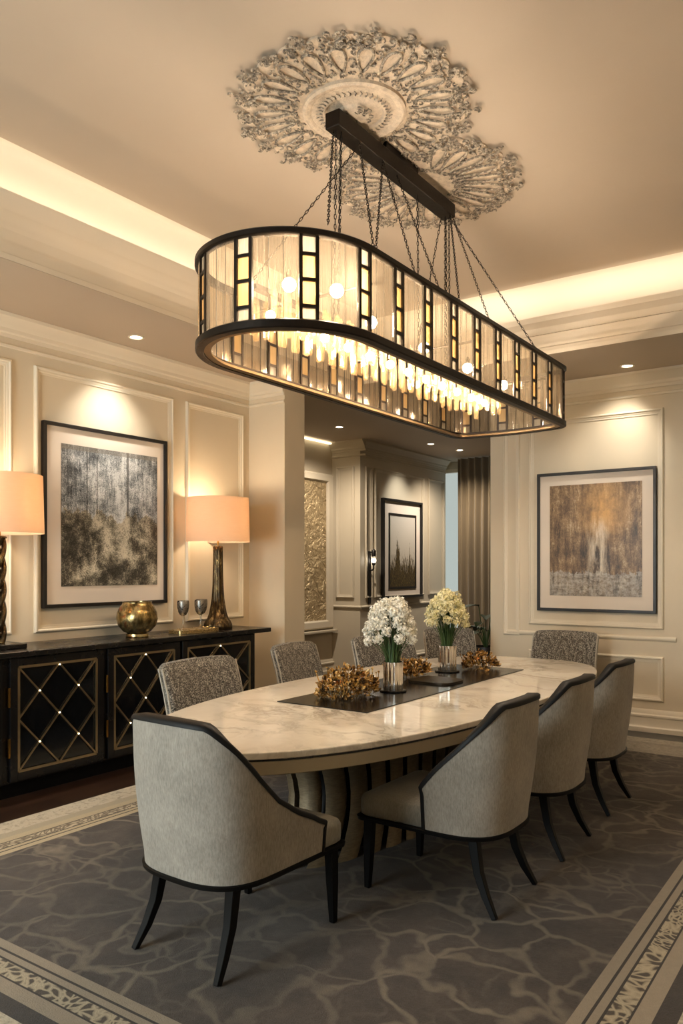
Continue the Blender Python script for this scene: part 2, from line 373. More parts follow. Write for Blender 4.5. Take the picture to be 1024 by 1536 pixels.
t = NT('reed_painting'); g = t.coord('Generated'); sp = t.n('SeparateXYZ', {0: g}); U, V = sp.outputs[1], sp.outputs[2]
st = t.noise(t.coord('Generated', scale=(0, 24, 4)), 1.7, 8, .7, .2); sky = t.mix(V, C(170,160,142), C(196,190,180))
sp_ = t.math('SUBTRACT', .34, t.math('MULTIPLY', t.math('ABSOLUTE', t.math('SUBTRACT', U, .3)), 3.2)); sp_ = t.math('MAXIMUM', t.math('MAXIMUM', sp_, t.math('SUBTRACT', .2, t.math('MULTIPLY', t.math('ABSOLUTE', t.math('SUBTRACT', U, .78)), 5.0))), 0)
thr = t.math('SUBTRACT', t.math('ADD', .34, sp_), V)
mk = t.math('GREATER_THAN', t.math('MULTIPLY_ADD', t.math('SUBTRACT', st, .5), 3.4, t.math('MULTIPLY', thr, 2.4)), 0)
M['art_reed'] = t.pbr(t.mix(mk, sky, t.ramp(t.noise(t.coord('Generated', scale=(0,30,20)), 1.5, 5, .8), [(.45, C(26,23,19)), (.62, C(110,92,52))])), .35)
# ------------------------------------------------------------------ the room
LX, BY = -5.35, 7.75            # left wall plane, back wall plane
SZ, CZ = 3.415, 4.22            # border ceiling and tray ceiling heights
XR, YF = 1.35, -1.65
def sbox(name, lo, hi, mat): return struct(MB().box(lo, hi).build(name, mat, ang=0))
sbox('floor', (-7.1, YF-.15, -.12), (1.5, 12.7, 0), M['floor'])
sbox('floor_border', (-3.6, 7.40, .0), (1.35, BY, .006), M['granite'])
sbox('wall_left', (LX-.15, YF, 0), (LX, 6.0, 3.7), M['wall'])
sbox('wall_pier', (-6.95, 6.0, 0), (-4.885, 6.32, 3.7), M['wall'])
sbox('wall_back', (-3.49, BY, 0), (XR+.15, BY+.25, 3.7), M['wall'])
sbox('wall_right', (XR, YF, 0), (XR+.15, BY, 4.3), M['wall'])
# front wall, with the daylight window behind the camera
wf = MB(); WX0, WX1, WZ0, WZ1 = -4.3, -2.3, .5, 2.7
wf.box((LX-.15, YF-.15, 0), (WX0, YF, 4.3)).box((WX1, YF-.15, 0), (XR+.15, YF, 4.3)).box((WX0, YF-.15, 0), (WX1, YF, WZ0)).box((WX0, YF-.15, WZ1), (WX1, YF, 4.3))
struct(wf.build('wall_front', M['wall'], ang=0))
# far room
sbox('wall_alcove', (-6.95, 6.32, 0), (-6.8, 9.47, 3.7), M['wallfar'])
sbox('wall_hall', (-6.95, 9.47, 0), (-6.3, 12.13, 3.7), M['wallfar'])
wm = MB(); wm.box((-6.95, 12.13, 0), (-6.75, 12.6, 3.7)).box((-5.3, 12.42, 0), (-1.2, 12.6, 3.7)).box((-6.75, 12.42, 3.3), (-5.3, 12.6, 3.7)).box((-6.75, 12.42, 0), (-5.3, 12.6, .06))
struct(wm.build('wall_end', M['wallfar'], ang=0))
sbox('wall_lobby', (-1.5, 8.0, 0), (-1.35, 12.6, 3.7), M['wallfar'])
wn = MB().box((-6.75, 12.46, .06), (-5.3, 12.475, 3.3)).build('window_1', M['pane'], ang=0); struct(wn)
fr = MB(); fr.box((-6.75, 12.42, .06), (-6.7, 12.5, 3.3)).box((-5.35, 12.42, .06), (-5.3, 12.5, 3.3)).box((-6.75, 12.42, 3.24), (-5.3, 12.5, 3.3))
fr.build('window_frame', M['trim'], wn, ang=0)
wn2 = struct(MB().box((WX0, YF-.08, WZ0), (WX1, YF-.07, WZ1)).build('window_2', M['pane'], ang=0))
fr = MB()
for x in (WX0, (WX0+WX1)/2-.025, WX1-.05): fr.box((x, YF-.12, WZ0), (x+.05, YF-.03, WZ1))
for z in (WZ0, WZ1-.05): fr.box((WX0, YF-.12, z), (WX1, YF-.03, z+.05))
fr.build('window_frame', M['trim'], wn2, ang=0)

# tray ceiling
XL, XRt, YB, YFt = -4.36, .40, 6.62, -.70
kL, kB = .03, .27; rL, rB = .24, .34
prof = [(0,0,SZ),(0,0,3.45),(.10,0,3.455),(.12,0,3.485),(.18,0,3.50),(.18,0,3.525),(.46,0,3.545),(.46,0,3.60),(.52,0,3.605),(.52,0,3.635),(.80,0,3.665),(.80,0,3.725),(.86,0,3.73),(.92,0,3.765),(1,0,3.80),(1,0,3.85),
        (1,.03,3.85),(1,.03,3.76),(1,1,3.76),(1,1,3.915),(1,.975,3.92),(1,.975,3.932),(1,1,3.937),(1,.995,3.975),(1,.98,4.02),(1,.94,4.08),(1,.88,4.13),(1,.80,4.17),(1,.70,4.20),(1,.60,4.214),(1,.5,CZ)]
rows = []
for a, r, z in prof:
    oL = kL*a + rL*r if r >= .5 or r == 0 else kL*a + r
    oB = kB*a + rB*r if r >= .5 or r == 0 else kB*a + r
    rows.append([(XL-oL, YFt-oL, z), (XRt+oL, YFt-oL, z), (XRt+oL, YB+oB, z), (XL-oL, YB+oB, z)])
struct(MB().grid(rows, closev=True).build('trim_1', M['cove'], ang=30))
oL, oB = kL+rL*.5, kB+rB*.5
sbox('ceiling', (XL-oL-.02, YFt-oL-.02, CZ), (XRt+oL+.02, YB+oB+.02, CZ+.1), M['ceiling'])
cb = MB(); T = SZ + .03
cb.box((LX-.1, YF-.1, SZ), (XL-.006, 6.63, T)).box((XRt+.006, YF-.1, SZ), (XR+.1, 6.63, T)).box((XL-.006, YF-.1, SZ), (XRt+.006, YFt-.006, T)).box((-7.0, 6.626, SZ), (XR+.1, 12.6, T)).box((-7.0, 6.0, SZ), (LX-.1, 6.626, T))
struct(cb.build('ceiling_border', M['ceiling'], ang=0))

# mouldings
def run(mb, p0, p1, nrm, prof):
    p0 = Vector(p0); p1 = Vector(p1); n = Vector(nrm)
    mb.grid([[(p.x + n.x*o, p.y + n.y*o, z) for o, z in prof] for p in (p0, p1)], closev=True, capends=True)
crown = [(0,3.26),(.012,3.26),(.016,3.285),(.03,3.295),(.035,3.32),(.06,3.345),(.082,3.38),(.10,3.39),(.105,SZ-.001),(0,SZ-.001)]
bead = [(0,3.185),(.012,3.19),(.014,3.205),(.006,3.215),(0,3.218)]
base = [(0,0.008),(.05,0.008),(.05,.05),(.036,.062),(.030,.085),(.030,.145),(.040,.152),(.040,.168),(.018,.178),(.016,.205),(.006,.22),(0,.22)]
rail = [(0,.865),(.012,.87),(.022,.885),(.022,.898),(.01,.908),(0,.912)]
tn = [1]
def trimrun(p0, p1, nrm, prof, mat='trim', name=None):
    mb = MB(); run(mb, p0, p1, nrm, prof)
    if name is None: tn[0] += 1; name = 'trim_%d' % tn[0]
    return struct(mb.build(name, M[mat], ang=30))
for pr in (crown, bead):
    trimrun((LX, YF, 0), (LX, 6.0, 0), (1,0,0), pr)
    trimrun((LX, 6.0, 0), (-4.885, 6.0, 0), (0,-1,0), pr)
    trimrun((-3.49, BY, 0), (XR, BY, 0), (0,-1,0), pr)
    trimrun((-6.3, 9.47, 0), (-6.3, 12.13, 0), (1,0,0), pr, 'wallfar')
    trimrun((-6.8, 9.47, 0), (-6.2, 9.47, 0), (0,-1,0), pr, 'wallfar')
trimrun((-3.49, BY, 0), (XR, BY, 0), (0,-1,0), base, name='baseboard_back')
trimrun((LX, YF, 0), (LX, 6.0, 0), (1,0,0), base, name='baseboard_left')
trimrun((LX, 6.0, 0), (-4.885, 6.0, 0), (0,-1,0), base, name='baseboard_pier')
trimrun((-6.3, 9.47, 0), (-6.3, 12.13, 0), (1,0,0), base, 'wallfar', name='baseboard_hall')
trimrun((-6.8, 6.32, 0), (-6.8, 9.47, 0), (1,0,0), base, 'wallfar', name='baseboard_alcove')
trimrun((-3.30, BY, 0), (-1.63, BY, 0), (0,-1,0), rail)
trimrun((-6.3, 9.47, 0), (-6.3, 12.13, 0), (1,0,0), [(o, z+.1) for o, z in rail], 'wallfar')
trimrun((-6.8, 9.47, 0), (-6.28, 9.47, 0), (0,-1,0), [(o, z+.1) for o, z in rail], 'wallfar')
def frame(plane, a0, a1, b0, b1, mat='trim', w=.055, s=1.0):
    pf = [(0,0),(0,.014),(.008,.026),(.018,.028),(.026,.018),(.034,.016),(.042,.009),(w,.007),(w,0)]
    rows = []
    for o, h in pf:
        o *= s; h *= s
        rows.append([plane(a, b, h) for a, b in ((a0+o, b0+o), (a1-o, b0+o), (a1-o, b1-o), (a0+o, b1-o))])
    tn[0] += 1
    return struct(MB().grid(rows, closev=True).build('trim_%d' % tn[0], M[mat], ang=30))
PL = lambda a, b, h: (LX + h, a, b)
PP = lambda a, b, h: (a, 6.0 - h, b)
PB = lambda a, b, h: (a, BY - h, b)
PH = lambda a, b, h: (-6.3 + h, a, b)
PA = lambda a, b, h: (a, 9.47 - h, b)
frame(PL, 3.55, 4.96, 1.06, 3.10); frame(PL, 5.12, 5.90, 1.06, 3.10); frame(PL, 1.6, 3.36, 1.06, 3.10)
frame(PL, -1.2, 1.4, 1.06, 3.10)
for a0, a1 in ((1.6, 3.36), (3.55, 4.96), (5.12, 5.90)): frame(PL, a0, a1, .3, .86)
frame(PB, -3.34, -3.16, .86, 3.06, s=.8); frame(PB, -3.06, -1.74, .98, 3.06); frame(PB, -1.54, .9, .30, 3.06)
frame(PB, -3.06, -1.74, .30, .72)
frame(PH, 9.85, 11.35, 1.12, 3.05, 'wallfar'); frame(PH, 11.5, 12.05, 1.12, 3.05, 'wallfar'); frame(PA, -6.72, -6.4, 1.12, 3.05, 'wallfar')
frame(PH, 9.6, 9.78, 1.12, 3.05, 'wallfar', s=.8)

# ------------------------------------------------------------------ rug
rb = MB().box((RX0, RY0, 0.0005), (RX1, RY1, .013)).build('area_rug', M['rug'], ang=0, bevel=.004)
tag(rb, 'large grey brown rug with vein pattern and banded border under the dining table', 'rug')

# ------------------------------------------------------------------ dining table
TC = (-2.60, 4.54); TA, TB_, TN = .87, 2.14, 2.2
def supell(a, b, n, k=120):
    o = []
    for i in range(k):
        t_ = 2*pi*i/k; c_, s_ = cos(t_), sin(t_)
        m_ = 3.0 if (n == 2.2 and s_ > 0) else n
        o.append((a*math.copysign(abs(c_)**(2/m_), c_), b*math.copysign(abs(s_)**(2/m_), s_)))
    return o
tb = thing('dining_table', 'long boat shaped marble dining table on a ribbed metal pedestal', 'table', (TC[0], TC[1], .013))
def slab(name, a, b, z0, z1, mat, parent, bev=.003, n=TN):
    return MB().prism(supell(a, b, n), z0, z1).build(name, mat, parent, ang=30, bevel=bev)
H = .013
slab('tabletop', TA, TB_, .726-H, .757-H, M['marble'], tb, .005)
tag(slab('edge_line', TA-.004, TB_-.004, .718-H, .726-H, M['black'], tb, 0), 'thin black line under the marble')
tag(slab('apron', TA-.008, TB_-.008, .655-H, .718-H, M['apron'], tb, .004), 'beige metal edge band')
# pedestal: flared ribs around a dark core
def ped(f, z): return .40 + .09*(2*z/.64 - 1.1)**2 if f == 0 else 0
core = MB(); rows = []
for z in (0.0, .03, .15, .3, .45, .58, .642):
    k = .93 - .10*sin(pi*min(1, z/.64))
    rows.append([(x*k, y*k, z) for x, y in supell(.32, 1.24, 2.3, 64)])
core.grid(rows, closev=True, capends=True).build('pedestal_core', M['blackwood'], tb, ang=40)
nr = 36; ov = supell(.37, 1.34, 2.15, 720)
L = [0]
for i in range(1, 721): L.append(L[-1] + math.dist(ov[i % 720], ov[i-1]))
def ovp(s):
    s %= L[-1]; lo = 0
    import bisect
    i = max(0, bisect.bisect_right(L, s) - 1) % 720; j = (i+1) % 720
    f = (s - L[i]) / max(1e-9, L[i+1] - L[i]); return (ov[i][0]*(1-f)+ov[j][0]*f, ov[i][1]*(1-f)+ov[j][1]*f)
for k in range(nr):
    s0 = L[-1]*k/nr; wd = L[-1]/nr*.74
    rows = []
    for j in range(9):
        z = .641*j/8; q = z/.641
        sc = 1.02 - .20*sin(pi*q**.8)*.6 + .05*(1-q)**3
        row_o = []; row_i = []
        for m in range(6):
            u = m/5; x, y = ovp(s0 + wd*u); bul = .012*sin(pi*u)
            l = math.hypot(x, y); row_o.append((x*sc*(1 + bul/l*2), y*sc*(1 + bul/l), z)); row_i.append((x*(sc-.05), y*(sc-.03), z))
        rows.append(row_o + row_i[::-1])
    MB().grid(rows, closev=True, capends=True).build('pedestal_rib', M['pewter'], tb, ang=50)

# ------------------------------------------------------------------ chairs
def foot(mb): mb.v = [(x, y, max(z, 0.0)) for x, y, z in mb.v]; return mb
def interp(tab, x):
    if x <= tab[0][0]: return tab[0][1]
    for (a, b), (c_, d) in zip(tab, tab[1:]):
        if x <= c_:
            u = (x-a)/(c_-a); return b + (d-b)*u
    return tab[-1][1]
def tub_chair(name, label, tab, yend, yr, yf, group):
    """upholstered tub chair facing +Y; tab: height of the shell's top edge by distance from the rear"""
    t_ = thing(name, label, 'chair', group=group)
    W, yc, n_ = .295, yr + .27, 2.9
    path = []
    for k in range(7): path.append((W, yend + (yc - yend)*k/7))
    for k in range(33):
        th = pi*k/32
        path.append((W*math.copysign(abs(cos(th))**(2/n_), cos(th)), yc - (yc-yr)*abs(sin(th))**(2/n_)))
    for k in range(1, 8): path.append((-W, yc + (yend-yc)*k/7))
    m = len(path); nor = []
    for i in range(m):
        a = Vector(path[max(0, i-1)]); b = Vector(path[min(m-1, i+1)]); d = (b-a).normalized(); nor.append((-d.y*-1 if False else d.y, -d.x))
    nor = [(-d[0], -d[1]) if (d[0]*p[0] + d[1]*(p[1]-yc)) < 0 else d for d, p in zip(nor, path)]
    zb, th_ = .352, .058
    def pt(i, z, off):
        x, y = path[i]; q = max(0, (z-.40)/.55)
        bul = .014*sin(pi*min(1, max(0, (z-zb)/(.95-zb))))
        x *= 1 + .035*q; rearw = max(0, min(1, (yc + .05 - y)/.25))
        return (x + nor[i][0]*(off+bul), y - .055*q*rearw + nor[i][1]*(off+bul), z)
    tops = [interp(tab, path[i][1]-yr) for i in range(m)]
    nz = 12; rows = []
    for i in range(m):
        zt = tops[i]
        outer = [pt(i, zb + (zt-zb)*j/nz, 0) for j in range(nz+1)]
        inner = [pt(i, zb + (zt-zb)*j/nz, -th_) for j in range(nz+1)]
        rows.append(outer + inner[::-1])
    MB().grid(rows, closev=True, capends=True).build('backrest', M['linen'], t_, ang=50)
    # black trim along the top edge and down the two front edges
    line = []
    for k in range(6, 0, -1):
        z = zb + (tops[0]-zb)*(1-k/6.0)
        line.append((0, z))
    for i in range(m): line.append((i, tops[i]))
    for k in range(1, 7): line.append((m-1, zb + (tops[-1]-zb)*(1-k/6.0)))
    rows = []
    for j, (i, z) in enumerate(line):
        i0, z0 = line[max(0, j-1)]; i1, z1 = line[min(len(line)-1, j+1)]
        a = Vector(pt(i0, z0, -th_/2)); b = Vector(pt(i1, z1, -th_/2)); d = (b-a).normalized()
        nh = Vector((nor[i][0], nor[i][1], 0)); up = nh.cross(d)
        up = up.normalized()
        if up.z < -1e-4 and j not in range(0, 1): up = -up
        c_ = Vector(pt(i, z, -th_/2)) + up*.004
        if i == 0 and j < 6: up = Vector((0, 1, 0))
        if i == m-1 and j >= 6+m: up = Vector((0, 1, 0))
        hw, hh = th_/2 + .005, .011
        ring = [(-hw, -hh), (-hw, hh*.4), (-hw*.7, hh), (hw*.7, hh), (hw, hh*.4), (hw, -hh)]
        rows.append([c_ + nh*p + up*q for p, q in ring])
    tag(MB().grid(rows, closev=True, capends=True).build('piping', M['leather'], t_, ang=60), 'black leather trim along the back edge')
    # seat
    def outline(g):
        o = []
        r_ = .045
        for k in range(7):
            a = pi/2*k/6; o.append((W-r_+g + r_*cos(a), yf-r_+g + r_*sin(a)))
        o2 = [(-x, y) for x, y in o[::-1]]
        o = o + o2
        for k in range(25):
            th = pi*k/24; o.append((-(W+g)*math.copysign(abs(cos(th))**(2/n_), cos(th)), yc - (yc-yr+g)*abs(sin(th))**(2/n_)))
        return o
    rows = []
    for g, z in ((-.012, .353), (-.002, .362), (0, .40), (-.001, .43), (-.008, .447), (-.022, .456), (-.07, .466), (-.15, .474)):
        rows.append([(x, y, z) for x, y in outline(g - .003)])
    MB().grid(rows, closev=True, capends=True).build('seat', M['seatfab'], t_, ang=60)
    rows = [[(x, y, z) for x, y in outline(g)] for g, z in ((-.02, .333), (.008, .335), (.010, .350), (.004, .353), (-.02, .353))]
    MB().grid(rows, closev=True, capends=True).build('seat_rail', M['blackwood'], t_, ang=40)
    for sx_ in (-1, 1):
        pts = [(sx_*.250, yf-.05, .334), (sx_*.252, yf-.045, .17), (sx_*.254, yf-.04, .0)]
        foot(MB().tube(pts, [.032, .028, .019], 4, up=(0,1,0), sq=True)).build('leg', M['blackwood'], t_, ang=30, bevel=.003)
        pts = [(sx_*.205, yr+.125, .334), (sx_*.208, yr+.115, .27), (sx_*.213, yr+.098, .18), (sx_*.222, yr+.06, .09), (sx_*.236, yr+.01, .0)]
        foot(MB().tube(pts, [.032, .030, .027, .023, .018], 4, up=(0,1,0), sq=True)).build('leg', M['blackwood'], t_, ang=30, bevel=.003)
    return t_
Z0 = .014
gA = 'grey tub chairs with black piping'
tabA = [(.0,.955),(.035,.945),(.10,.86),(.19,.725),(.26,.64),(.38,.56),(.48,.515),(.56,.47),(.7,.46)]
c1 = tub_chair('dining_chair', 'pale grey tub dining chair at the near end of the table seen from behind', tabA, .23, -.34, .385, gA)
c1.location = (-2.25, 2.435, Z0); c1.rotation_euler = (0, 0, R(-2))
tabB = [(.0,.932),(.035,.925),(.10,.83),(.18,.73),(.27,.63),(.33,.555),(.37,.50),(.5,.47)]
c2 = tub_chair('dining_chair', 'grey tub dining chair on the long side nearest the camera, its seat showing', tabB, .0, -.34, .36, gA)
c2.location = (-1.745, 3.425, Z0); c2.rotation_euler = (0, 0, R(90))
dup(c2, (-1.74, 4.26, Z0), R(91), 'grey tub dining chair in the middle of the three along the near side')
dup(c2, (-1.76, 5.17, Z0), R(90), 'grey tub dining chair farthest along the near side, close to the back wall')

def slab_chair(name, label, group):
    """chenille chair facing +Y"""
    t_ = thing(name, label, 'chair', group=group)
    W, T_ = .31, .05
    rows = []
    for z, s_, oy in ((.345,.96,0),(.36,1,0),(.45,1,.0),(.6,1,-.022),(.75,1,-.058),(.88,.995,-.098),(.915,.985,-.11),(.932,.955,-.115),(.94,.88,-.118)):
        ring = []
        for k in range(40):
            a = 2*pi*k/40; cx, sy = cos(a), sin(a)
            x = W*s_*math.copysign(abs(cx)**(2/7), cx); y = T_*(1 if z < .9 else (.9 if z < .93 else .55))*math.copysign(abs(sy)**(2/3.5), sy)
            cur = -.03*(1-(x/W)**2)*min(1, (z-.3)/.4)
            ring.append((x, -.26 + oy + y + cur, z - .012*(x/W)**2*(z > .8)))
        rows.append(ring)
    bk = MB().grid(rows, closev=True, capends=True).build('backrest', M['chenille'], t_, ang=50)
    for sx_ in (-1, 1):
        for q, nm in ((.016, 0), (-.016, 1)):
            pts = [(sx_*(W+.001), -.26+q+oy, z) for z, oy in ((.36,0),(.45,0),(.6,-.022),(.75,-.058),(.88,-.098),(.905,-.107))]
            tag(MB().tube(pts, .006, 6).build('piping', M['piping'], bk), 'cream cord along the side of the back')
    o = []
    for g, z in ((-.015,.35),(0,.36),(0,.43),(-.008,.448),(-.03,.458),(-.1,.466)):
        o.append([(x, .06 + y, z) for x, y in supell(W-.005+g, .30+g, 9, 48)])
    MB().grid(o, closev=True, capends=True).build('seat', M['chenille'], t_, ang=50)
    for sx_ in (-1, 1):
        foot(MB().tube([(sx_*.26, .31, .352), (sx_*.265, .32, 0)], [.032, .02], 4, up=(0,1,0), sq=True)).build('leg', M['blackwood'], t_, ang=30)
        foot(MB().tube([(sx_*.25, -.25, .352), (sx_*.255, -.29, .15), (sx_*.26, -.35, 0)], [.032, .027, .02], 4, up=(0,1,0), sq=True)).build('leg', M['blackwood'], t_, ang=30)
    return t_
gB = 'patterned chenille chairs behind the table'
s1 = slab_chair('upholstered_chair', 'patterned grey chair in front of the black sideboard, nearest of the far row', gB)
s1.location = (-3.40, 3.74, Z0); s1.rotation_euler = (0, 0, R(-88)); s1.scale = (1.12, 1, 1)
b_ = dup(s1, (-3.56, 4.98, Z0), R(-84), 'patterned grey chair past the end of the sideboard, beside the wall pier'); b_.scale = (.98, 1, 1)
c_ = dup(s1, (-3.40, 5.94, Z0), R(-102), 'patterned grey chair directly behind the white flower bouquet'); c_.scale = (1.22, 1, 1)
d_ = dup(s1, (-3.36, 6.84, Z0), R(-130), 'patterned grey chair behind the yellow bouquet, in front of the curtain'); d_.scale = (.85, 1, 1)
e_ = dup(s1, (-2.56, 7.04, Z0), R(180), 'dark patterned chair at the far head of the table below the sepia painting'); e_.scale = (1.0, 1, 1)
# ------------------------------------------------------------------ table dressing
ZT = .7575
rn = MB().box((-2.99, 3.60, 0), (-2.35, 5.84, .005)).build('table_runner', M['runner'], ang=0, bevel=.0015, loc=(0,0,ZT))
tag(rn, 'glossy black runner along the middle of the marble table', 'runner')
ZR = ZT + .0055
def vase(loc, label, r, h):
    t_ = thing('vase', label, 'vase', loc, group='silver vases on the runner')
    n = 28; pr = [(r*.98, .014), (r, .02), (r*.97, h*.4), (r*.98, h*.8), (r*1.03, h-.004), (r*1.03, h), (r*.96, h), (r*.9, h*.8), (r*.9, .03)]
    MB().lathe(pr, 120, flute=.05, fn=15).build('body', M['silver'], t_, ang=50)
    tag(MB().lathe([(r*1.35, .0), (r*1.4, .004), (r*1.36, .011), (r*1.1, .0135)], 40).build('base', M['runner'], t_), 'dark glass foot')
    return t_
v1 = (-2.62, 4.32, ZR); v2 = (-2.78, 5.38, ZR)
vase(v1, 'fluted silver vase holding the white bouquet', .062, .19)
vase(v2, 'fluted silver vase holding the yellow bouquet', .068, .20)
def blossom(c, nb, r, rnd, mb):
    for k in range(nb):
        u = rnd.uniform(-1, 1); a = rnd.uniform(0, 2*pi); q = (1-u*u)**.5; d = Vector((q*cos(a), q*sin(a), u))
        p = Vector(c) + d*r*rnd.uniform(.45, 1.12)
        s_ = rnd.uniform(.0045, .0085)
        # four petalled floret
        ax = (d + Vector((rnd.uniform(-.5,.5), rnd.uniform(-.5,.5), rnd.uniform(-.5,.5)))).normalized()
        e = ax.orthogonal().normalized(); f = ax.cross(e)
        ph = rnd.uniform(0, pi); e, f = e*cos(ph)+f*sin(ph), f*cos(ph)-e*sin(ph)
        vs = [p - ax*s_*.35]; fs = []
        for q_ in range(4):
            g, h = ((e, f), (f, -e), (-e, -f), (-f, e))[q_]
            b0 = len(vs)
            vs += [p + g*s_*.75 + h*s_*.5 + ax*s_*.2, p + g*s_*1.35 + ax*s_*.45, p + g*s_*.75 - h*s_*.5 + ax*s_*.2]
            fs.append((0, b0, b0+1, b0+2))
        mb.add(vs, fs)
def bouquet(loc, label, mat, seed, spread, top, hz, lop):
    rnd = random.Random(seed)
    t_ = thing('flower_bouquet', label, 'flowers', loc, group='bouquets in the silver vases')
    stems = MB(); heads = []
    nh = 78
    for k in range(nh):
        a = 2.39996*k + rnd.uniform(-.2, .2); q = math.sqrt((k+.5)/nh)
        x = cos(a)*q*spread + lop[0]*q; y = sin(a)*q*spread + lop[1]*q
        z = hz + (top-hz)*(1 - q**2.6)**.85 + rnd.uniform(-.03, .025)
        heads.append((x, y, z))
    for k, (x, y, z) in enumerate(heads):
        bx, by = x*.16, y*.16
        pts = [(bx*.5, by*.5, .035), (bx, by, .19), (x*.5, y*.5, .19 + (z-.19)*.5), (x*.95, y*.95, z)]
        stems.tube(pts, .0022, 5)
        for l in range(3):
            f = rnd.uniform(.3, .62); px, py, pz = x*f*.8, y*f*.8, .19 + (z-.19)*f
            a = rnd.uniform(0, 2*pi); d = Vector((cos(a)*.3 + x*2, sin(a)*.3 + y*2, 1.0)).normalized(); ln = rnd.uniform(.05, .09)
            sd = d.cross(Vector((0.3, .2, .1))).normalized()*.004
            b = Vector((px, py, pz)); stems.add([b - sd*.4, b + sd*.4, b + d*ln*.5 + sd, b + d*ln, b + d*ln*.5 - sd], [(0, 1, 2, 3, 4)])
    for l in range(90):
        a = rnd.uniform(0, 2*pi); rr = rnd.uniform(.02, .045); b = Vector((cos(a)*rr, sin(a)*rr, .15)); o_ = rnd.uniform(.04, spread*.55)
        e = Vector((cos(a)*o_, sin(a)*o_, rnd.uniform(.26, hz+.04))); m_ = b*.5 + e*.5 + Vector((0, 0, .02)); sd = Vector((-sin(a), cos(a), 0))*.0045
        stems.add([b - sd, b + sd, m_ + sd, e, m_ - sd], [(0, 1, 2, 3, 4)])
    stems.build('stems', M['stem'], t_, ang=60)
    for k in range(0, nh, 1):
        mb = MB(); c_ = heads[k]
        blossom(c_, 85, .033, rnd, mb)
        mb.build('flower_head', mat, t_, ang=0)
    return t_
bouquet(v1, 'full bouquet of tiny white flowers in the nearer silver vase', M['whitefl'], 3, .155, .565, .34, (-.02, -.01))
bouquet(v2, 'bouquet of pale yellow flowers in the farther silver vase', M['yellowfl'], 5, .150, .585, .36, (.0, .0))
def spray(name, label, loc, rz, L_, W_, H_, n, seed, orange=6, quartz=0, group='dried leaf arrangements on the runner'):
    rnd = random.Random(seed); t_ = thing(name, label, 'arrangement', loc, rz, group)
    mb = MB()
    for k in range(n):
        u = rnd.uniform(-1, 1); v = rnd.uniform(-1, 1)
        if u*u + v*v > 1: continue
        z = rnd.uniform(.0, 1)*H_*(1 - .6*(u*u + v*v))
        p = Vector((u*W_/2, v*L_/2, .010 + z)); d = Vector((u + rnd.uniform(-.8, .8), v + rnd.uniform(-.8, .8), rnd.uniform(-.1, 1.0))).normalized()
        ln = rnd.uniform(.025, .055); sd = d.orthogonal().normalized(); sd.rotate(Matrix.Rotation(rnd.uniform(0, 2*pi), 3, d)); w = ln*rnd.uniform(.22, .4); nn = d.cross(sd)
        q = [p, p + d*ln*.35 + sd*w + nn*w*.3, p + d*ln*.75 + sd*w*.6, p + d*ln + nn*w*.4, p + d*ln*.75 - sd*w*.6, p + d*ln*.35 - sd*w + nn*w*.3]
        q = [Vector((a.x, a.y, max(a.z, .002))) for a in q]
        mb.add(q, [(0, 1, 2, 3), (0, 3, 4, 5)])
    for k in range(n//12):
        a = Vector((rnd.uniform(-.4, .4)*W_, rnd.uniform(-.45, .45)*L_, .01)); b = a + Vector((rnd.uniform(-.05, .05), rnd.uniform(-.06, .06), rnd.uniform(.3, 1)*H_))
        mb.tube([a, (a+b)/2 + Vector((.01, -.008, .004)), b], .0022, 5)
        mb.ico(b, rnd.uniform(.005, .009), 1)
    mb.build('foliage', M['dried'], t_, ang=0)
    for k in range(orange):
        c_ = Vector((rnd.uniform(-.3, .3)*W_, rnd.uniform(-.34, .42)*L_, H_*rnd.uniform(.45, .8))); fm = MB()
        for q in range(11):
            a = 2.4*q; e = Vector((cos(a), sin(a), rnd.uniform(-.1, .7))).normalized(); s_ = e.cross(Vector((0, 0, 1))).normalized(); ln = rnd.uniform(.024, .036)
            fm.add([c_, c_ + e*ln*.5 + s_*ln*.35, c_ + e*ln + Vector((0, 0, .005)), c_ + e*ln*.5 - s_*ln*.35], [(0, 1, 2, 3)])
        fm.ico(c_, .009, 1)
        tag(fm.build('dried_flower', M['orange'], t_, ang=0), 'orange dried flower')
    for k in range(quartz):
        rot = Matrix.Rotation(rnd.uniform(0, 2), 3, 'X'); qm = MB()
        qm.ico((-.01 + .05*k, -.3*L_ + .07*k, .048), .042 - .008*k, 1, (.8, .9, 1.05), rot.to_euler())
        tag(qm.build('quartz_chunk', M['quartz'], t_, ang=0), 'pale rough quartz lump')
    return t_
spray('dried_arrangement', 'gold and orange dried leaf arrangement before the nearer vase', (-2.76, 4.00, ZR), 0, .46, .30, .165, 620, 11, 7, 3)
spray('dried_arrangement', 'dried leaf arrangement between the two silver vases, left of the bead mat', (-2.88, 4.98, ZR), 0, .44, .20, .115, 380, 12, 3, 0)
spray('dried_arrangement', 'low brown dried spray beyond the farther vase', (-2.64, 5.66, ZR), R(8), .34, .26, .13, 260, 13, 1, 0)
bm_ = MB().prism(supell(.17, .15, 4, 40), 0, .014).build('bead_mat', M['beadmat'], ang=30, loc=(-2.60, 4.86, ZR))
tag(bm_, 'small dark beaded mat lying between the two vases', 'mat')

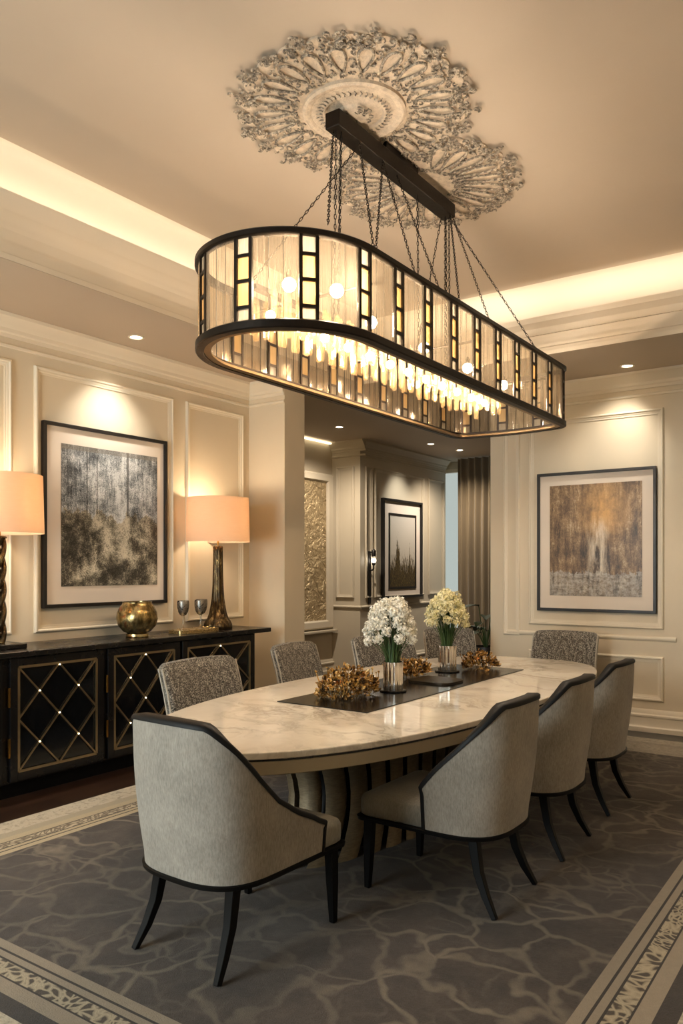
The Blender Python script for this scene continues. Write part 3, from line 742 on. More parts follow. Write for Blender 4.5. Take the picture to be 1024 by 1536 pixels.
# ------------------------------------------------------------------ sideboard
sb = thing('sideboard', 'long black lacquer sideboard with gold lattice doors against the left wall', 'sideboard', (-5.08, 3.9, 0))
def sx(x, y, z): return (x + 5.08, y - 3.9, z)
FX = -4.83; Y0, Y1 = 1.55, 5.52
MB().box(sx(LX+.02, Y0, .10), sx(FX-.02, Y1, .955)).build('carcass', M['black'], sb, ang=0, bevel=.004)
MB().box(sx(LX+.03, Y0+.03, 0), sx(FX-.05, Y1-.03, .10)).build('plinth', M['blackwood'], sb, ang=0)
MB().box(sx(LX+.005, Y0-.05, .955), sx(FX+.045, Y1+.16, .995)).build('top', M['black'], sb, ang=0, bevel=.006)
ends = [(1.64, 2.21), (2.27, 2.97), (3.03, 3.79), (3.83, 4.56), (4.59, 5.49)]
gaps = [None]
for (a, b) in ends:
    dr = MB(); za, zb_ = .115, .945; fw = .055
    # door frame
    dr.box(sx(FX-.02, a, za), sx(FX+.004, a+fw, zb_)).box(sx(FX-.02, b-fw, za), sx(FX+.004, b, zb_)).box(sx(FX-.02, a+fw, za), sx(FX+.004, b-fw, za+fw)).box(sx(FX-.02, a+fw, zb_-fw), sx(FX+.004, b-fw, zb_))
    d = dr.build('door', M['black'], sb, ang=0, bevel=.003)
    MB().box(sx(FX-.02, a+fw, za+fw), sx(FX-.012, b-fw, zb_-fw)).build('door_panel', M['cabglass'], d, ang=0)
    ia, ib, iz0, iz1 = a+fw+.008, b-fw-.008, za+fw+.008, zb_-fw-.008
    la = MB(); xx = FX - .003
    P_ = lambda u, v: sx(xx, ia + (ib-ia)*u, iz0 + (iz1-iz0)*v)
    for (u0, v0), (u1, v1) in (((0,0),(1,0)), ((1,0),(1,1)), ((1,1),(0,1)), ((0,1),(0,0))): la.bar(P_(u0,v0), P_(u1,v1), .018, .012, up=(1,0,0))
    for (u0, v0), (u1, v1) in (((0,0),(1,1)), ((0,1),(1,0)), ((.5,0),(0,.5)), ((0,.5),(.5,1)), ((.5,1),(1,.5)), ((1,.5),(.5,0))): la.bar(P_(u0,v0), P_(u1,v1), .011, .010, up=(1,0,0))
    tag(la.build('lattice', M['gold'], d, ang=0), 'champagne gold diamond lattice')
    for u, v in ((.5,.5), (.25,.25), (.75,.75), (.25,.75), (.75,.25), (.5,.985)):
        p = P_(u, v); mb = MB().ico((p[0]+.008, p[1], p[2]), .005, 2)
        tag(mb.build('light_stud', M['led'], d), 'tiny lit stud')
    hz = MB()
    for z in (.62, .28): hz.box(sx(FX-.01, a-.016, z), sx(FX+.008, a-.002, z+.13))
    hz.build('hinge', M['goldbright'], d, ang=0, bevel=.002)

ZS = .9955
def lamp(loc, label, twist=False):
    t_ = thing('table_lamp', label, 'lamp', loc, group='bronze table lamps on the sideboard')
    if not twist:
        pr = [(.125,0),(.130,.012),(.128,.045),(.115,.075),(.098,.095),(.082,.14),(.070,.20),(.058,.28),(.050,.40),(.046,.55),(.044,.70),(.046,.755),(.040,.765),(.012,.77)]
        MB().lathe(pr, 48, flute=.045, fn=12).build('base', M['smoked'], t_, ang=60)
    else:
        MB().box((-.13, -.13, 0), (.13, .13, .035)).build('base', M['black'], t_, ang=0, bevel=.005)
        for q in range(3):
            pts = [(.028*cos(q*2.094 + z*14), .028*sin(q*2.094 + z*14), .035 + z) for z in [i*.735/60 for i in range(61)]]
            MB().tube(pts, .019, 8).build('column', M['smoked'], t_, ang=60)
        MB().lathe([(.045,.765),(.05,.77),(.045,.78),(.01,.785)], 20).build('collar', M['smoked'], t_)
    MB().lathe([(.008,.765),(.008,1.22)], 10).build('pole', M['goldbright'], t_)
    prs = [(.293,.80),(.283,1.205),(.280,1.205),(.290,.80)]
    rows = [[(r*cos(2*pi*k/64), r*sin(2*pi*k/64), z) for k in range(64)] for r, z in prs]
    sh = MB().grid(rows, closev=True, closeu=True).build('lamp_shade', M['shade'], t_, ang=40)
    sp_ = MB()
    for a in (0, 2.094, 4.189): sp_.rod((0,0,1.19), (.282*cos(a), .282*sin(a), 1.195), .003, 6)
    sp_.build('spider', M['goldbright'], sh)
    bl = MB().ico((0,0,1.02), .035, 3).build('bulb', emit('lamp_bulb', (1,.76,.5,1), 30), t_)
    ld = bpy.data.lights.new('lamp_glow', 'POINT'); ld.energy = LAMP; ld.color = (1, .74, .48); ld.shadow_soft_size = .05
    lo = bpy.data.objects.new('lamp_glow', ld); COL.objects.link(lo); lo.location = (loc[0], loc[1], loc[2]+1.10)
    return t_
LAMP = 10
lamp((-5.09, 5.28, ZS), 'table lamp with flared bronze glass base at the right end of the sideboard')
lamp((-5.07, 3.10, ZS), 'table lamp with twisted dark column, cut off by the left edge of the photo', True)
bw = thing('bowl', 'round gold mercury glass bowl on a foot, standing below the framed print', 'bowl', (-5.03, 4.28, ZS))
pr = [(.07,.028),(.11,.045),(.150,.09),(.166,.145),(.160,.20),(.135,.25),(.118,.268),(.120,.285),(.112,.285),(.110,.268),(.128,.248),(.152,.20),(.156,.145),(.14,.09),(.10,.05)]
MB().lathe(pr, 48).build('body', M['mercury'], bw, ang=60)
MB().lathe([(.088,0),(.092,.006),(.090,.026),(.07,.03)], 40).build('foot', M['mercury'], bw)
ty = MB().prism([(x, y) for x, y in supell(.10, .24, 5, 48)], 0, .03)
for k in range(90):
    a = random.uniform(0, 2*pi); ty.ico((.1*cos(a)*random.uniform(.9, 1.02), .235*sin(a), random.uniform(.012, .03)), random.uniform(.006, .011), 1)
ty = ty.build('serving_tray', M['crystalbase'], ang=30, loc=(-4.98, 4.87, ZS)); tag(ty, 'glittering gold tray under the goblets on the sideboard', 'tray')
def goblet(name, label, loc):
    t_ = thing(name, label, 'glass', loc, group='etched goblets on the tray')
    MB().lathe([(.010,.118),(.028,.128),(.043,.155),(.051,.195),(.052,.235),(.049,.25),(.047,.25),(.050,.235),(.048,.195),(.04,.158),(.024,.132)], 28).build('bowl', M['etched'], t_, ang=60)
    MB().lathe([(.034,0),(.034,.004),(.012,.012),(.005,.03),(.0045,.09),(.007,.118)], 20).build('stem', M['clear'], t_, ang=60)
    return t_
g1 = goblet('goblet', 'etched silver goblet standing alone at the bowl end of the tray', (-4.97, 4.73, ZS+.031))
dup(g1, (-4.96, 4.925, ZS+.031), 0, 'front one of the two overlapping etched goblets near the lamp')
dup(g1, (-5.035, 5.015, ZS+.031), 0, 'etched goblet half hidden behind another, closest to the lamp')

# ------------------------------------------------------------------ pictures
def picture(name, label, plane, a0, a1, b0, b1, m, art, fw=.028, dep=.045, inner=None, matmat='mat'):
    """plane(a,b,h) maps wall coordinates to space; m = mat margin (left, right, bottom, top)"""
    base = plane((a0+a1)/2, b0, 0); t_ = thing(name, label, 'picture', base, group='framed artworks')
    def Q(a, b, h): p = plane(a, b, h); return tuple(p[i]-base[i] for i in range(3))
    def pb(mb, a_, b_, c_, d_, h0, h1):
        vs = [Q(a_, c_, h0), Q(b_, c_, h0), Q(b_, d_, h0), Q(a_, d_, h0), Q(a_, c_, h1), Q(b_, c_, h1), Q(b_, d_, h1), Q(a_, d_, h1)]
        return mb.add(vs, [(0,3,2,1),(4,5,6,7),(0,1,5,4),(1,2,6,5),(2,3,7,6),(3,0,4,7)])
    def ringframe(w, o0, o1, d0, h1):
        mb = MB(); rows = []
        for o, h in ((0, d0), (0, h1), (w, h1), (w, d0)):
            rows.append([Q(a, b, h) for a, b in ((o0[0]+o, o1[0]+o), (o0[1]-o, o1[0]+o), (o0[1]-o, o1[1]-o), (o0[0]+o, o1[1]-o))])
        return mb.grid(rows, closev=True, closeu=True)
    ringframe(fw, (a0, a1), (b0, b1), .006, dep).build('frame', M['blackframe'], t_, ang=0, bevel=.003)
    pb(MB(), a0+fw*.8, a1-fw*.8, b0+fw*.8, b1-fw*.8, .008, .024).build('mat_board', M[matmat], t_, ang=0)
    A0, A1, B0, B1 = a0+m[0], a1-m[1], b0+m[2], b1-m[3]
    pb(MB(), A0, A1, B0, B1, .0245, .028).build('print', M[art], t_, ang=0)
    if inner: ringframe(inner, (A0-inner, A1+inner), (B0-inner, B1+inner), .0245, .034).build('inner_frame', M['blackframe'], t_, ang=0)
    return t_
picture('framed_print', 'large framed black and white abstract print above the sideboard', PL, 3.61, 4.86, 1.245, 2.69, (.165, .105, .165, .155), 'art_mono')
picture('framed_painting', 'framed sepia and gold abstract painting on the back wall', PB, -2.96, -1.80, 1.125, 2.515, (.13, .13, .155, .13), 'art_sepia')
picture('framed_picture', 'framed picture of dark reeds under a pale sky on the hallway wall', PH, 10.02, 11.22, 1.10, 2.62, (.23, .2, .17, .25), 'art_reed', .035, .06, .035)
# relief panel in the alcove
rp = thing('relief_panel', 'tall gilded relief panel in a frame in the hallway alcove', 'wall panel', (-6.8, 8.2, .66))
rows = []
rf = MB()
for o, h in ((0, .004), (0, .07), (.02, .085), (.10, .07), (.12, .03), (.12, .004)):
    rows.append([(h, y, z) for y, z in ((-1.2+o, o+.02), (1.2-o, o+.02), (1.2-o, 2.27-o), (-1.2+o, 2.27-o))])
rf.grid(rows, closev=True).build('frame', M['wallfar'], rp, ang=30)
MB().box((.004, -1.1, .11), (.03, 1.1, 2.16)).build('panel', M['relief'], rp, ang=0)
MB().box((.004, -1.25, -.035), (.12, 1.25, .0)).build('ledge', M['wallfar'], rp, ang=0, bevel=.006)
# sconce
sc = thing('wall_sconce', 'slim black wall sconce with a small lit bulb beside the reed picture', 'sconce', (-6.3, 9.70, 1.03))
MB().box((.002, -.03, 0), (.02, .03, .78)).build('backplate', M['blackframe'], sc, ang=0, bevel=.004)
MB().tube([(.02, 0, .5), (.07, 0, .5), (.085, 0, .52), (.085, 0, .58)], .012, 8).build('arm', M['blackframe'], sc)
MB().lathe([(.028,.695),(.034,.70),(.034,.78),(.02,.80),(.005,.81)], 16, (.085, 0, 0)).build('cap', M['blackframe'], sc)
MB().rod((.0,0,.76), (.085,0,.76), .01).build('bracket', M['blackframe'], sc)
MB().ico((.085, 0, .64), .034, 3).build('bulb', emit('sconce_bulb', (1,.9,.76,1), 14), sc)
MB().lathe([(.022,.57),(.026,.58),(.03,.61)], 14, (.085,0,0)).build('socket', M['blackframe'], sc)
# curtain
cu = MB(); rows = []; n = 130
for z in (.02, 1.2, 2.4, 3.40):
    row = []; back = []
    for i in range(n+1):
        x = -5.99 + 1.25*i/n; y = 11.98 + .055*sin(i*2*pi/13.0 + .4*sin(i*.21)) + .012*sin(i*.9 + z)
        row.append((x, y, z)); back.append((x, y+.012, z))
    rows.append(row + back[::-1])
cu = cu.grid(rows, closev=True, capends=True).build('curtain', M['drape'], ang=60)
tag(cu, 'full height taupe pleated curtain at the far window', 'curtain')
# plant
pt_ = thing('potted_plant', 'dark green leafy plant in front of the curtain in the hallway', 'plant', (-4.62, 10.1, 0))
MB().lathe([(.13,0),(.17,.03),(.19,.45),(.185,.47),(.17,.47),(.16,.42)], 24).build('pot', M['pot'], pt_, ang=50)
lf = MB(); stm = MB(); rnd = random.Random(4)
for k in range(16):
    a = k*2.4; ln = rnd.uniform(.25, .38); b = Vector((0,0,.42)); h = rnd.uniform(.62, 1.06); q = Vector((cos(a)*.12, sin(a)*.12, h)); stm.tube([b, (b+q)/2 + Vector((cos(a)*.02, sin(a)*.02, .06)), q], .006, 6)
    d = Vector((cos(a), sin(a), .25)); sd = Vector((-sin(a), cos(a), 0))*.075; vs = []
    for j in range(7):
        f = j/6; w = sin(pi*min(.98, f*.9+.08)); c_ = q + d*ln*f + Vector((0,0,-.22*f*f*ln*2)); vs += [c_ - sd*w + Vector((0,0,.02)), c_, c_ + sd*w + Vector((0,0,.02))]
    lf.add(vs, [(j*3+m, j*3+m+1, j*3+m+4, j*3+m+3) for j in range(6) for m in range(2)])
lf.build('leaves', M['leaf'], pt_, ang=60); stm.build('stems', M['stem'], pt_)
# ------------------------------------------------------------------ ceiling medallion
md = thing('ceiling_medallion', 'ornate plaster medallion of two rosettes on the ceiling around the chandelier bar', 'medallion', (-2.55, 3.77, CZ))
def inB(p): return (p[0]+.10)**2 + (p[1]-1.02)**2 < .66**2
def inA(p): return (p[0])**2 + (p[1])**2 < .62**2
bodies = MB(); scr = MB(); rnd = random.Random(2)
def lobed(c, r, n, amp, z0, z1):
    o = []
    for k in range(240):
        a = 2*pi*k/240; q = r*(1 + amp*abs(sin(n*a/2)) - amp*.5)
        o.append((c[0] + q*cos(a), c[1] + q*sin(a)))
    return o
plate = MB()
plate.prism(lobed((0,0), .63, 22, .08, 0, 0), -.012, 0)
plate.build('rosette_plate', M['plaster'], md, ang=30)
MB().prism(lobed((-.10,1.02), .59, 22, .08, 0, 0), -.010, 0).build('rosette_plate', M['plaster'], md, ang=30)
MB().lathe([(.30,-.010),(.30,-.030),(.285,-.038),(.262,-.036),(.25,-.028),(.20,-.026),(.19,-.034),(.172,-.034),(.165,-.022),(.10,-.03),(.085,-.045),(.03,-.05),(.005,-.05)], 72).build('center_ring', M['plaster'], md, ang=30)
def rosette(c, R0, R1, skip, part, seed):
    rnd = random.Random(seed); mb = MB(); n = 22
    for k in range(n):
        a = 2*pi*k/n
        dx, dy = cos(a), sin(a); tx, ty_ = -sin(a), cos(a)
        def P_(r, s_, h): return (c[0] + dx*r + tx*s_, c[1] + dy*r + ty_*s_, -.012 - h)
        # petal loop
        loop = []; rm = (R0 + R1)/2 - .03; ra = (R1 - R0)/2 - .055
        for j in range(22):
            b = 2*pi*j/22; loop.append(P_(rm + ra*cos(b), (.034 + .016*cos(b))*sin(b)*1.1, .012 + .006*cos(b)))
        if not skip(loop[0]) and not skip(loop[11]): mb.tube(loop, .0075, 6, closed=True)
        # acanthus clusters at the rim
        for j in range(20):
            q = R1 - .035 + rnd.uniform(-.055, .06); s_ = rnd.uniform(-.07, .07); q += .035 - abs(s_)*.9; p = P_(q, s_, .006)
            if skip(p): continue
            b = rnd.uniform(0, 6.28); rr = rnd.uniform(.010, .024)
            arc = [(p[0] + rr*(1-j2*.06)*cos(b + j2*.75), p[1] + rr*(1-j2*.06)*sin(b + j2*.75), p[2] - .004 - .002*j2) for j2 in range(7)]
            mb.tube(arc, [.0065,.0065,.006,.0055,.005,.004,.003], 5)
        for j in range(7):
            q = rnd.uniform(R0 + .02, R1 - .05); s_ = (1 if j % 2 else -1)*(2*pi*q/n)*.47 + rnd.uniform(-.012, .012); p = P_(q, s_, .004)
            if skip(p): continue
            b = rnd.uniform(0, 6.28); rr = rnd.uniform(.008, .018)
            arc = [(p[0] + rr*cos(b + j2*.8), p[1] + rr*sin(b + j2*.8), p[2] - .004) for j2 in range(6)]
            mb.tube(arc, .0045, 5)
        # inner wreath
        for j in range(5):
            a2 = a + 2*pi/n*j/5; p = (c[0] + cos(a2)*(R0 + rnd.uniform(-.02, .022)), c[1] + sin(a2)*(R0 + rnd.uniform(-.02, .022)), -.014)
            if skip(p): continue
            b = rnd.uniform(0, 6.28); rr = rnd.uniform(.008, .015)
            mb.tube([(p[0] + rr*cos(b + j2*.9), p[1] + rr*sin(b + j2*.9), p[2] - .006) for j2 in range(6)], .0045, 5)
    return tag(mb.build(part, M['scroll'], md, ang=60), 'dark patinated scroll and leaf work')
rosette((0,0), .345, .665, lambda p: False, 'scrollwork', 1)
for sd_ in (-1, 1): rosette((-.10,1.02), .22, .62, lambda p: (p[0])**2 + (p[1])**2 < .66**2 or (p[0] + .10)*sd_ < 0, 'scrollwork', 2)
tk = MB()
for k in range(40):
    a = 2*pi*k/40; tk.tube([(.185*cos(a), .185*sin(a), -.034), (.205*cos(a+.03), .205*sin(a+.03), -.036), (.222*cos(a-.03), .222*sin(a-.03), -.034)], [.006,.004,.002], 5)
for k in range(26):
    a = rnd.uniform(0, 6.28); q = rnd.uniform(.03, .11); p = (q*cos(a), q*sin(a), -.05); b = rnd.uniform(0, 6.28)
    tk.tube([(p[0] + .014*cos(b + j*.9), p[1] + .014*sin(b + j*.9), p[2]) for j in range(6)], .004, 5)
tag(tk.build('beading', M['scroll'], md, ang=60), 'ring of small dark leaves')

# ------------------------------------------------------------------ chandelier
ZB, ZTp = 2.675, 3.15
CX, CY = -2.60, 4.50
ch = thing('chandelier', 'long oval glass chandelier in a dark bronze frame hanging over the dining table', 'chandelier', (CX, CY, ZB))
HA = .485; YN, YFAR, RC = 2.765 - CY, 6.23 - CY, .13
raw = []
yc0 = YN + .52
for k in range(61):                                   # rounded near end
    a = pi + pi*k/60; raw.append((HA*cos(a), yc0 + .52*sin(a)))
def arc(cx, cy, a0, a1, r, n): return [(cx + r*cos(a0 + (a1-a0)*k/n), cy + r*sin(a0 + (a1-a0)*k/n)) for k in range(n+1)]
raw += [(HA, yc0 + (YFAR-.05-RC-yc0)*k/40) for k in range(1, 40)]
raw += arc(HA-RC, YFAR-.05-RC, 0, R(78), RC, 10)
p0 = raw[-1]; raw += [(p0[0] + (-p0[0]*2)*k/12, p0[1] + .05*sin(pi*k/12)) for k in range(1, 12)]
raw += arc(-HA+RC, YFAR-.05-RC, R(102), pi, RC, 10)
raw += [(-HA, YFAR-.05-RC + (yc0-(YFAR-.05-RC))*k/40) for k in range(1, 40)]
CL = [0.0]
for i in range(1, len(raw)+1): CL.append(CL[-1] + math.dist(raw[i % len(raw)], raw[i-1]))
PER = CL[-1]
import bisect
def cp(s, off=0.0):
    s %= PER; i = min(max(0, bisect.bisect_right(CL, s) - 1), len(raw)-1)
    f = (s - CL[i])/max(1e-9, CL[i+1]-CL[i]); a = raw[i]; b = raw[(i+1) % len(raw)]
    h = .02
    def at(q):
        q %= PER; ii = min(max(0, bisect.bisect_right(CL, q) - 1), len(raw)-1); ff = (q - CL[ii])/max(1e-9, CL[ii+1]-CL[ii]); aa = raw[ii]; bb = raw[(ii+1) % len(raw)]
        return (aa[0]+(bb[0]-aa[0])*ff, aa[1]+(bb[1]-aa[1])*ff)
    u = at(s-h); v = at(s+h); d = (v[0]-u[0], v[1]-u[1]); l = math.hypot(*d); n = (d[1]/l, -d[0]/l)
    p = at(s); return (p[0]+n[0]*off, p[1]+n[1]*off), n, (d[0]/l, d[1]/l)
def ringsweep(name, prof, mat, parent, bev=0, n=260):
    rows = []
    for k in range(n):
        (x, y), nn, _ = cp(PER*k/n); rows.append([(x + nn[0]*o, y + nn[1]*o, z) for o, z in prof])
    return MB().grid(rows, closeu=True, closev=True).build(name, mat, parent, ang=40, bevel=bev)
HB = ZTp - ZB
ringsweep('bottom_ring', [(.018,0),(.024,.006),(.024,.038),(.014,.046),(-.022,.046),(-.022,0)], M['bronze'], ch)
tag(ringsweep('bottom_lip', [(-.022,.004),(-.022,.022),(-.03,.03),(-.055,.020),(-.058,.006),(-.05,.002)], M['bronzelite'], ch), 'gold inner lip')
ringsweep('top_ring', [(.018,HB-.036),(.026,HB-.03),(.026,HB-.008),(.016,HB),(-.016,HB),(-.016,HB-.036)], M['bronze'], ch)
NCOL = 26; CW = .078
for k in range(NCOL):
    s0 = PER*(k+.5)/NCOL + .09; pitch = PER/NCOL
    # column: two uprights and five crossbars
    fr = MB()
    for ds in (-CW/2, CW/2):
        (x, y), n, d = cp(s0+ds)
        fr.bar((x, y, .046), (x, y, HB-.036), .016, .022, up=(n[0], n[1], 0))
    lv = [.11, .235, .355] if True else []
    for z in lv:
        a, _, _ = cp(s0-CW/2); b, n, _ = cp(s0+CW/2); fr.bar((a[0], a[1], z), (b[0], b[1], z), .016, .02, up=(n[0], n[1], 0))
    col = fr.build('column_frame', M['bronze'], ch, ang=0)
    def strip(name, sa, sb_, za, zb_, off, mat, par, m=4, corr=0, seg=4):
        mb = MB(); o0 = []; o1 = []; N_ = m
        for i in range(N_+1):
            s_ = sa + (sb_-sa)*i/N_; c_ = corr*(i % 2)
            (x, y), n, _ = cp(s_, off + c_); (x2, y2), _, _ = cp(s_, off - .008 + c_*.3); o0.append((x, y)); o1.append((x2, y2))
        rows = [[(x, y, z) for x, y in o0 + o1[::-1]] for z in (za, zb_)]
        mb.grid(rows, closev=True, capends=True); ob = mb.build(name, mat, par, ang=20)
        uv = ob.data.uv_layers.new(name='UVMap'); us = [i/N_ for i in range(N_+1)]; us = us + us[::-1]; nv = len(us)
        for lp in ob.data.loops: uv.data[lp.index].uv = (us[lp.vertex_index % nv] + k*.37, (lp.vertex_index // nv))
        return ob
    sa, sb_ = s0 - CW/2 + .008, s0 + CW/2 - .008
    strip('seeded_pane', sa, sb_, .05, .104, .0, M['crystalpane'], col)
    tag(strip('amber_pane', sa, sb_, .118, .228, .0, M['amberglass'], col), 'glowing amber glass cell')
    tag(strip('amber_pane', sa, sb_, .243, .348, .0, M['amberglass'], col), 'glowing amber glass cell')
    strip('seeded_pane', sa, sb_, .363, HB-.036, .0, M['crystalpane'], col)
    e0, e1 = s0 + CW/2 + .009, s0 + pitch - CW/2 - .009
    gp = strip('glass_panel', e0, e1, .046, HB-.036, .003, M['panelglass'], ch, 24, .005)
    wr = MB()
    for f in (.34, .67):
        (x, y), n, _ = cp(e0 + (e1-e0)*f, -.012); wr.rod((x, y, .046), (x, y, HB-.036), .0022, 5)
    wr.build('panel_wire', M['bronze'], gp)
# ceiling bar
ZC = CZ - ZB
br_ = MB().box((-.05, 3.62-CY, 4.06-ZB), (.05, 5.06-CY, 4.155-ZB)).build('ceiling_bar', M['bronze'], ch, ang=0, bevel=.006)
MB().box((-.035, 4.15-CY, 4.155-ZB), (.035, 4.55-CY, 4.219-ZB)).build('ceiling_mount', M['bronze'], ch, ang=0)
def chain(a, b, r=.0065, nl=None):
    a = Vector(a); b = Vector(b); L_ = (b-a).length; n = max(3, int(L_/.028)); mb = MB(); t_ = (b-a).normalized(); u = t_.orthogonal().normalized(); v = t_.cross(u)
    for i in range(n):
        c_ = a + (b-a)*((i+.5)/n); e = u if i % 2 else v; h = L_/n*.62
        mb.tube([c_ + t_*h*cos(q) + e*r*sin(q) for q in [2*pi*j/8 for j in range(8)]], .0024, 4, closed=True)
    return mb.build('chain', M['bronze'], ch)
def wp(x, y, z): return (x - CX, y - CY, z - ZB)
zt = ZTp - .004
for a, b in (((-2.62,3.66,4.06), (-2.135,2.94,zt)), ((-2.60,3.66,4.06), (-2.60,3.64,2.95)), ((-2.585,3.69,4.06), (-2.585,3.66,2.95)), ((-2.61,3.72,4.06), (-2.615,3.70,2.95)),
             ((-2.56,3.84,4.06), (-2.115,3.30,zt)), ((-2.56,4.1,4.06), (-2.115,3.32,zt)), ((-2.56,4.1,4.06), (-2.115,3.72,zt)), ((-2.58,4.3,4.06), (-2.115,4.0,zt)),
             ((-2.60,4.6,4.06), (-2.60,4.62,2.95)), ((-2.56,5.0,4.06), (-2.115,4.25,zt)), ((-2.60,5.0,4.06), (-2.60,5.0,2.95)), ((-2.585,5.03,4.06), (-2.585,5.04,2.95)), ((-2.61,5.03,4.06), (-2.615,5.06,2.95)),
             ((-2.56,5.04,4.06), (-2.115,4.68,zt)), ((-2.63,3.9,4.06), (-3.085,3.4,zt)), ((-2.63,5.0,4.06), (-3.085,5.4,zt)), ((-2.58,5.04,4.06), (-2.115,5.5,zt))):
    chain(wp(*a), wp(*b))
# inner light rail, bulbs and crystals
MB().box((-.02, 2.95-CY, .27), (.02, 5.85-CY, .295)).build('light_rail', M['bronze'], ch, ang=0)
crs = MB()
for y in (3.3, 4.5, 5.7): crs.rod((-HA+.01, y-CY, .30), (HA-.01, y-CY, .30), .008, 8)
crs.build('cross_rod', M['bronze'], ch)
bn = 0
for (x, y, z) in [(-2.43,3.02,2.95), (-2.27,3.20,2.94)] + [(-2.42, 3.75 + .62*i, 2.95) for i in range(4)]:
    b = MB().ico(wp(x, y, z), .034, 3).build('bulb', M['bulb'], ch)
    MB().lathe([(.014,.032),(.016,.06),(.008,.075)], 12, wp(x, y, z)).build('socket', M['bronze'], b)
    MB().rod(wp(x, y, z+.07), wp(x, y, 2.975 if z < 2.9 else 3.03), .004, 6).build('rod', M['bronze'], b)
for i in range(12):
    y = 3.08 + (5.66-3.08)*i/11
    b = MB().ico(wp(CX, y, 2.845), .026, 2).build('bulb', M['bulb'], ch)
    MB().lathe([(.012,.024),(.013,.06),(.006,.10)], 10, wp(CX, y, 2.845)).build('socket', M['bronze'], b)
rnd = random.Random(9)
for i in range(48):
    y = 3.02 + (5.72-3.02)*i/47
    for sgn in (-1, 1):
        x = CX + sgn*(.075 + .02*(i % 2)); zb_ = 2.735 + rnd.uniform(-.004, .03); zt_ = 2.95
        a = rnd.uniform(0, 1)
        mb = MB(); rows = []
        for r_, z in ((.011, zb_), (.016, zb_+.008), (.017, zt_-.02), (.008, zt_)):
            rows.append([wp(x + r_*cos(a + 2*pi*q/6), y + r_*sin(a + 2*pi*q/6), z) for q in range(6)])
        mb.grid(rows, closev=True, capends=True).build('crystal', M['crystal'], ch, ang=20)

# ------------------------------------------------------------------ recessed lights
def downlight(x, y, label, e=40, tgt=None, ang=70, col=(1,.85,.69), lens=True):
    t_ = thing('downlight', label, 'ceiling light', (x, y, SZ), group='recessed downlights')
    MB().grid([[(r*cos(2*pi*k/32), r*sin(2*pi*k/32), z) for k in range(32)] for r, z in ((.046,-.0005),(.064,-.0005),(.066,-.005),(.052,-.009),(.046,-.005))], closev=True, closeu=True).build('trim_ring', M['trim'], t_)
    MB().lathe([(.002,-.003),(.044,-.003),(.044,-.0005),(.002,-.0005)], 28).build('lens', M['spot'], t_)
    ld = bpy.data.lights.new('downlight_beam', 'SPOT'); ld.energy = e; ld.color = col; ld.spot_size = R(ang); ld.spot_blend = 1.0; ld.shadow_soft_size = .06
    lo = bpy.data.objects.new('downlight_beam', ld); COL.objects.link(lo); lo.location = (x, y, SZ-.02)
    if tgt: lo.rotation_euler = (Vector(tgt) - Vector(lo.location)).to_track_quat('-Z', 'Y').to_euler()
    return t_
downlight(-4.97, 4.22, 'recessed downlight over the framed print on the left wall', 70, (-5.25, 4.24, 2.3), 86, (1,.92,.80))
downlight(-1.98, 7.40, 'recessed downlight over the sepia painting at the back wall', 40, (-2.3, 7.70, 2.3), 95, (1,.90,.76))
downlight(-5.93, 8.42, 'hallway downlight nearest the relief alcove', 190, (-6.4, 9.0, 1.2), 120)
downlight(-5.62, 10.35, 'hallway downlight above the reed picture', 75, (-6.28, 10.6, 2.3), 66, (1,.92,.8))
downlight(-4.97, 2.30, 'added unseen downlight over the left wall, left of the view', 110, None, 95)  # out of view; added to brighten the whole room
downlight(.85, 2.6, 'added unseen downlight over the right border, nearer the camera', 90, None, 95)  # unseen extra spot, put in to lift the overall exposure
downlight(.85, 5.4, 'added unseen downlight over the right border, nearer the back wall', 90, None, 95)  # second unseen spot on this side, added as general fill
downlight(-5.54, 11.15, 'hallway downlight closest to the curtain', 160, (-5.8,11.6,.8), 120)
# LED line along the alcove ceiling
ll = MB().box((-6.79, 6.6, SZ-.03), (-6.74, 9.40, SZ-.012)).build('light_strip', M['ledline'], ang=0); tag(ll, 'thin warm light strip along the alcove ceiling edge', 'light strip')

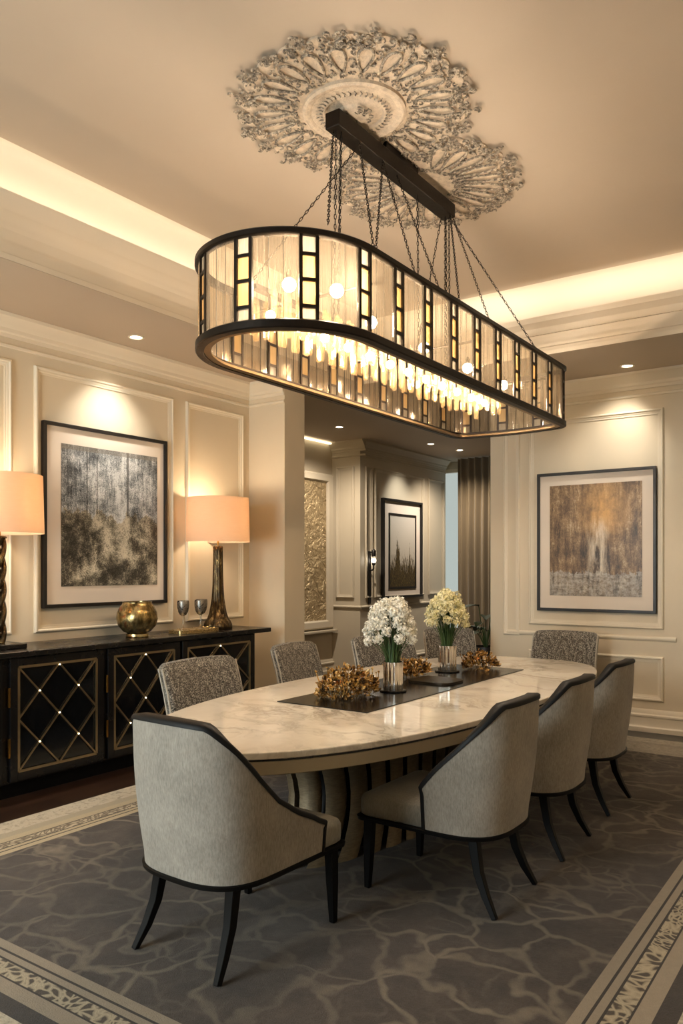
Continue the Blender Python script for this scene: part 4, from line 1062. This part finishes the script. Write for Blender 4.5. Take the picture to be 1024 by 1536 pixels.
# ------------------------------------------------------------------ lights
def area(name, loc, sx_, sy_, e, col, d, spread=180):
    ld = bpy.data.lights.new(name, 'AREA'); ld.shape = 'RECTANGLE'; ld.size = sx_; ld.size_y = sy_; ld.energy = e; ld.color = col
    ld.spread = R(spread)
    lo = bpy.data.objects.new(name, ld); COL.objects.link(lo); lo.location = loc
    z = -Vector(d).normalized(); x = Vector((0,0,1)).cross(z).normalized(); y = z.cross(x)
    lo.rotation_euler = Matrix((x, y, z)).transposed().to_euler(); return lo
COVE = (1, .85, .68)
LYc = (YFt + YB)/2; LXc = (XL + XRt)/2
area('cove_led', (XL-kL-.034, LYc, 3.80), 7.0, .05, 8, COVE, (-sin(R(42)), 0, cos(R(42))), 90)
area('cove_led', (LXc, YB+kB+.034, 3.80), 4.5, .05, 5, COVE, (0, sin(R(40)), cos(R(40))), 80)
area('cove_led', (XRt+kL+.034, LYc, 3.80), 7.0, .05, 8, COVE, (sin(R(42)), 0, cos(R(42))), 90)
area('window_daylight', ((WX0+WX1)/2, YF-.2, (WZ0+WZ1)/2), WX1-WX0, WZ1-WZ0, 185, (.90, .96, 1.0), (0, 1, 0))
w = bpy.data.worlds.new('world'); S.world = w; w.use_nodes = True
w.node_tree.nodes['Background'].inputs[0].default_value = (.80, .85, .82, 1); w.node_tree.nodes['Background'].inputs[1].default_value = .5

# ------------------------------------------------------------------ camera
cd = bpy.data.cameras.new('camera'); cam = bpy.data.objects.new('camera', cd); COL.objects.link(cam)
cd.sensor_fit = 'VERTICAL'; cd.sensor_height = 36; cd.sensor_width = 24; cd.lens = 1176/1536*36; cd.shift_y = 85/1536
cam.location = (0, 0, 1.55); cam.rotation_euler = (R(90), 0, R(35)); cd.clip_start = .05
S.camera = cam
vs = S.view_settings; vs.view_transform = 'Standard'; vs.look = 'None'; vs.gamma = 1; vs.use_curve_mapping = False; vs.exposure = 0.6
S.cycles.use_denoising = True; S.cycles.max_bounces = 12; S.cycles.transparent_max_bounces = 24; S.cycles.sample_clamp_indirect = 6.0; S.cycles.caustics_reflective = False; S.cycles.caustics_refractive = False
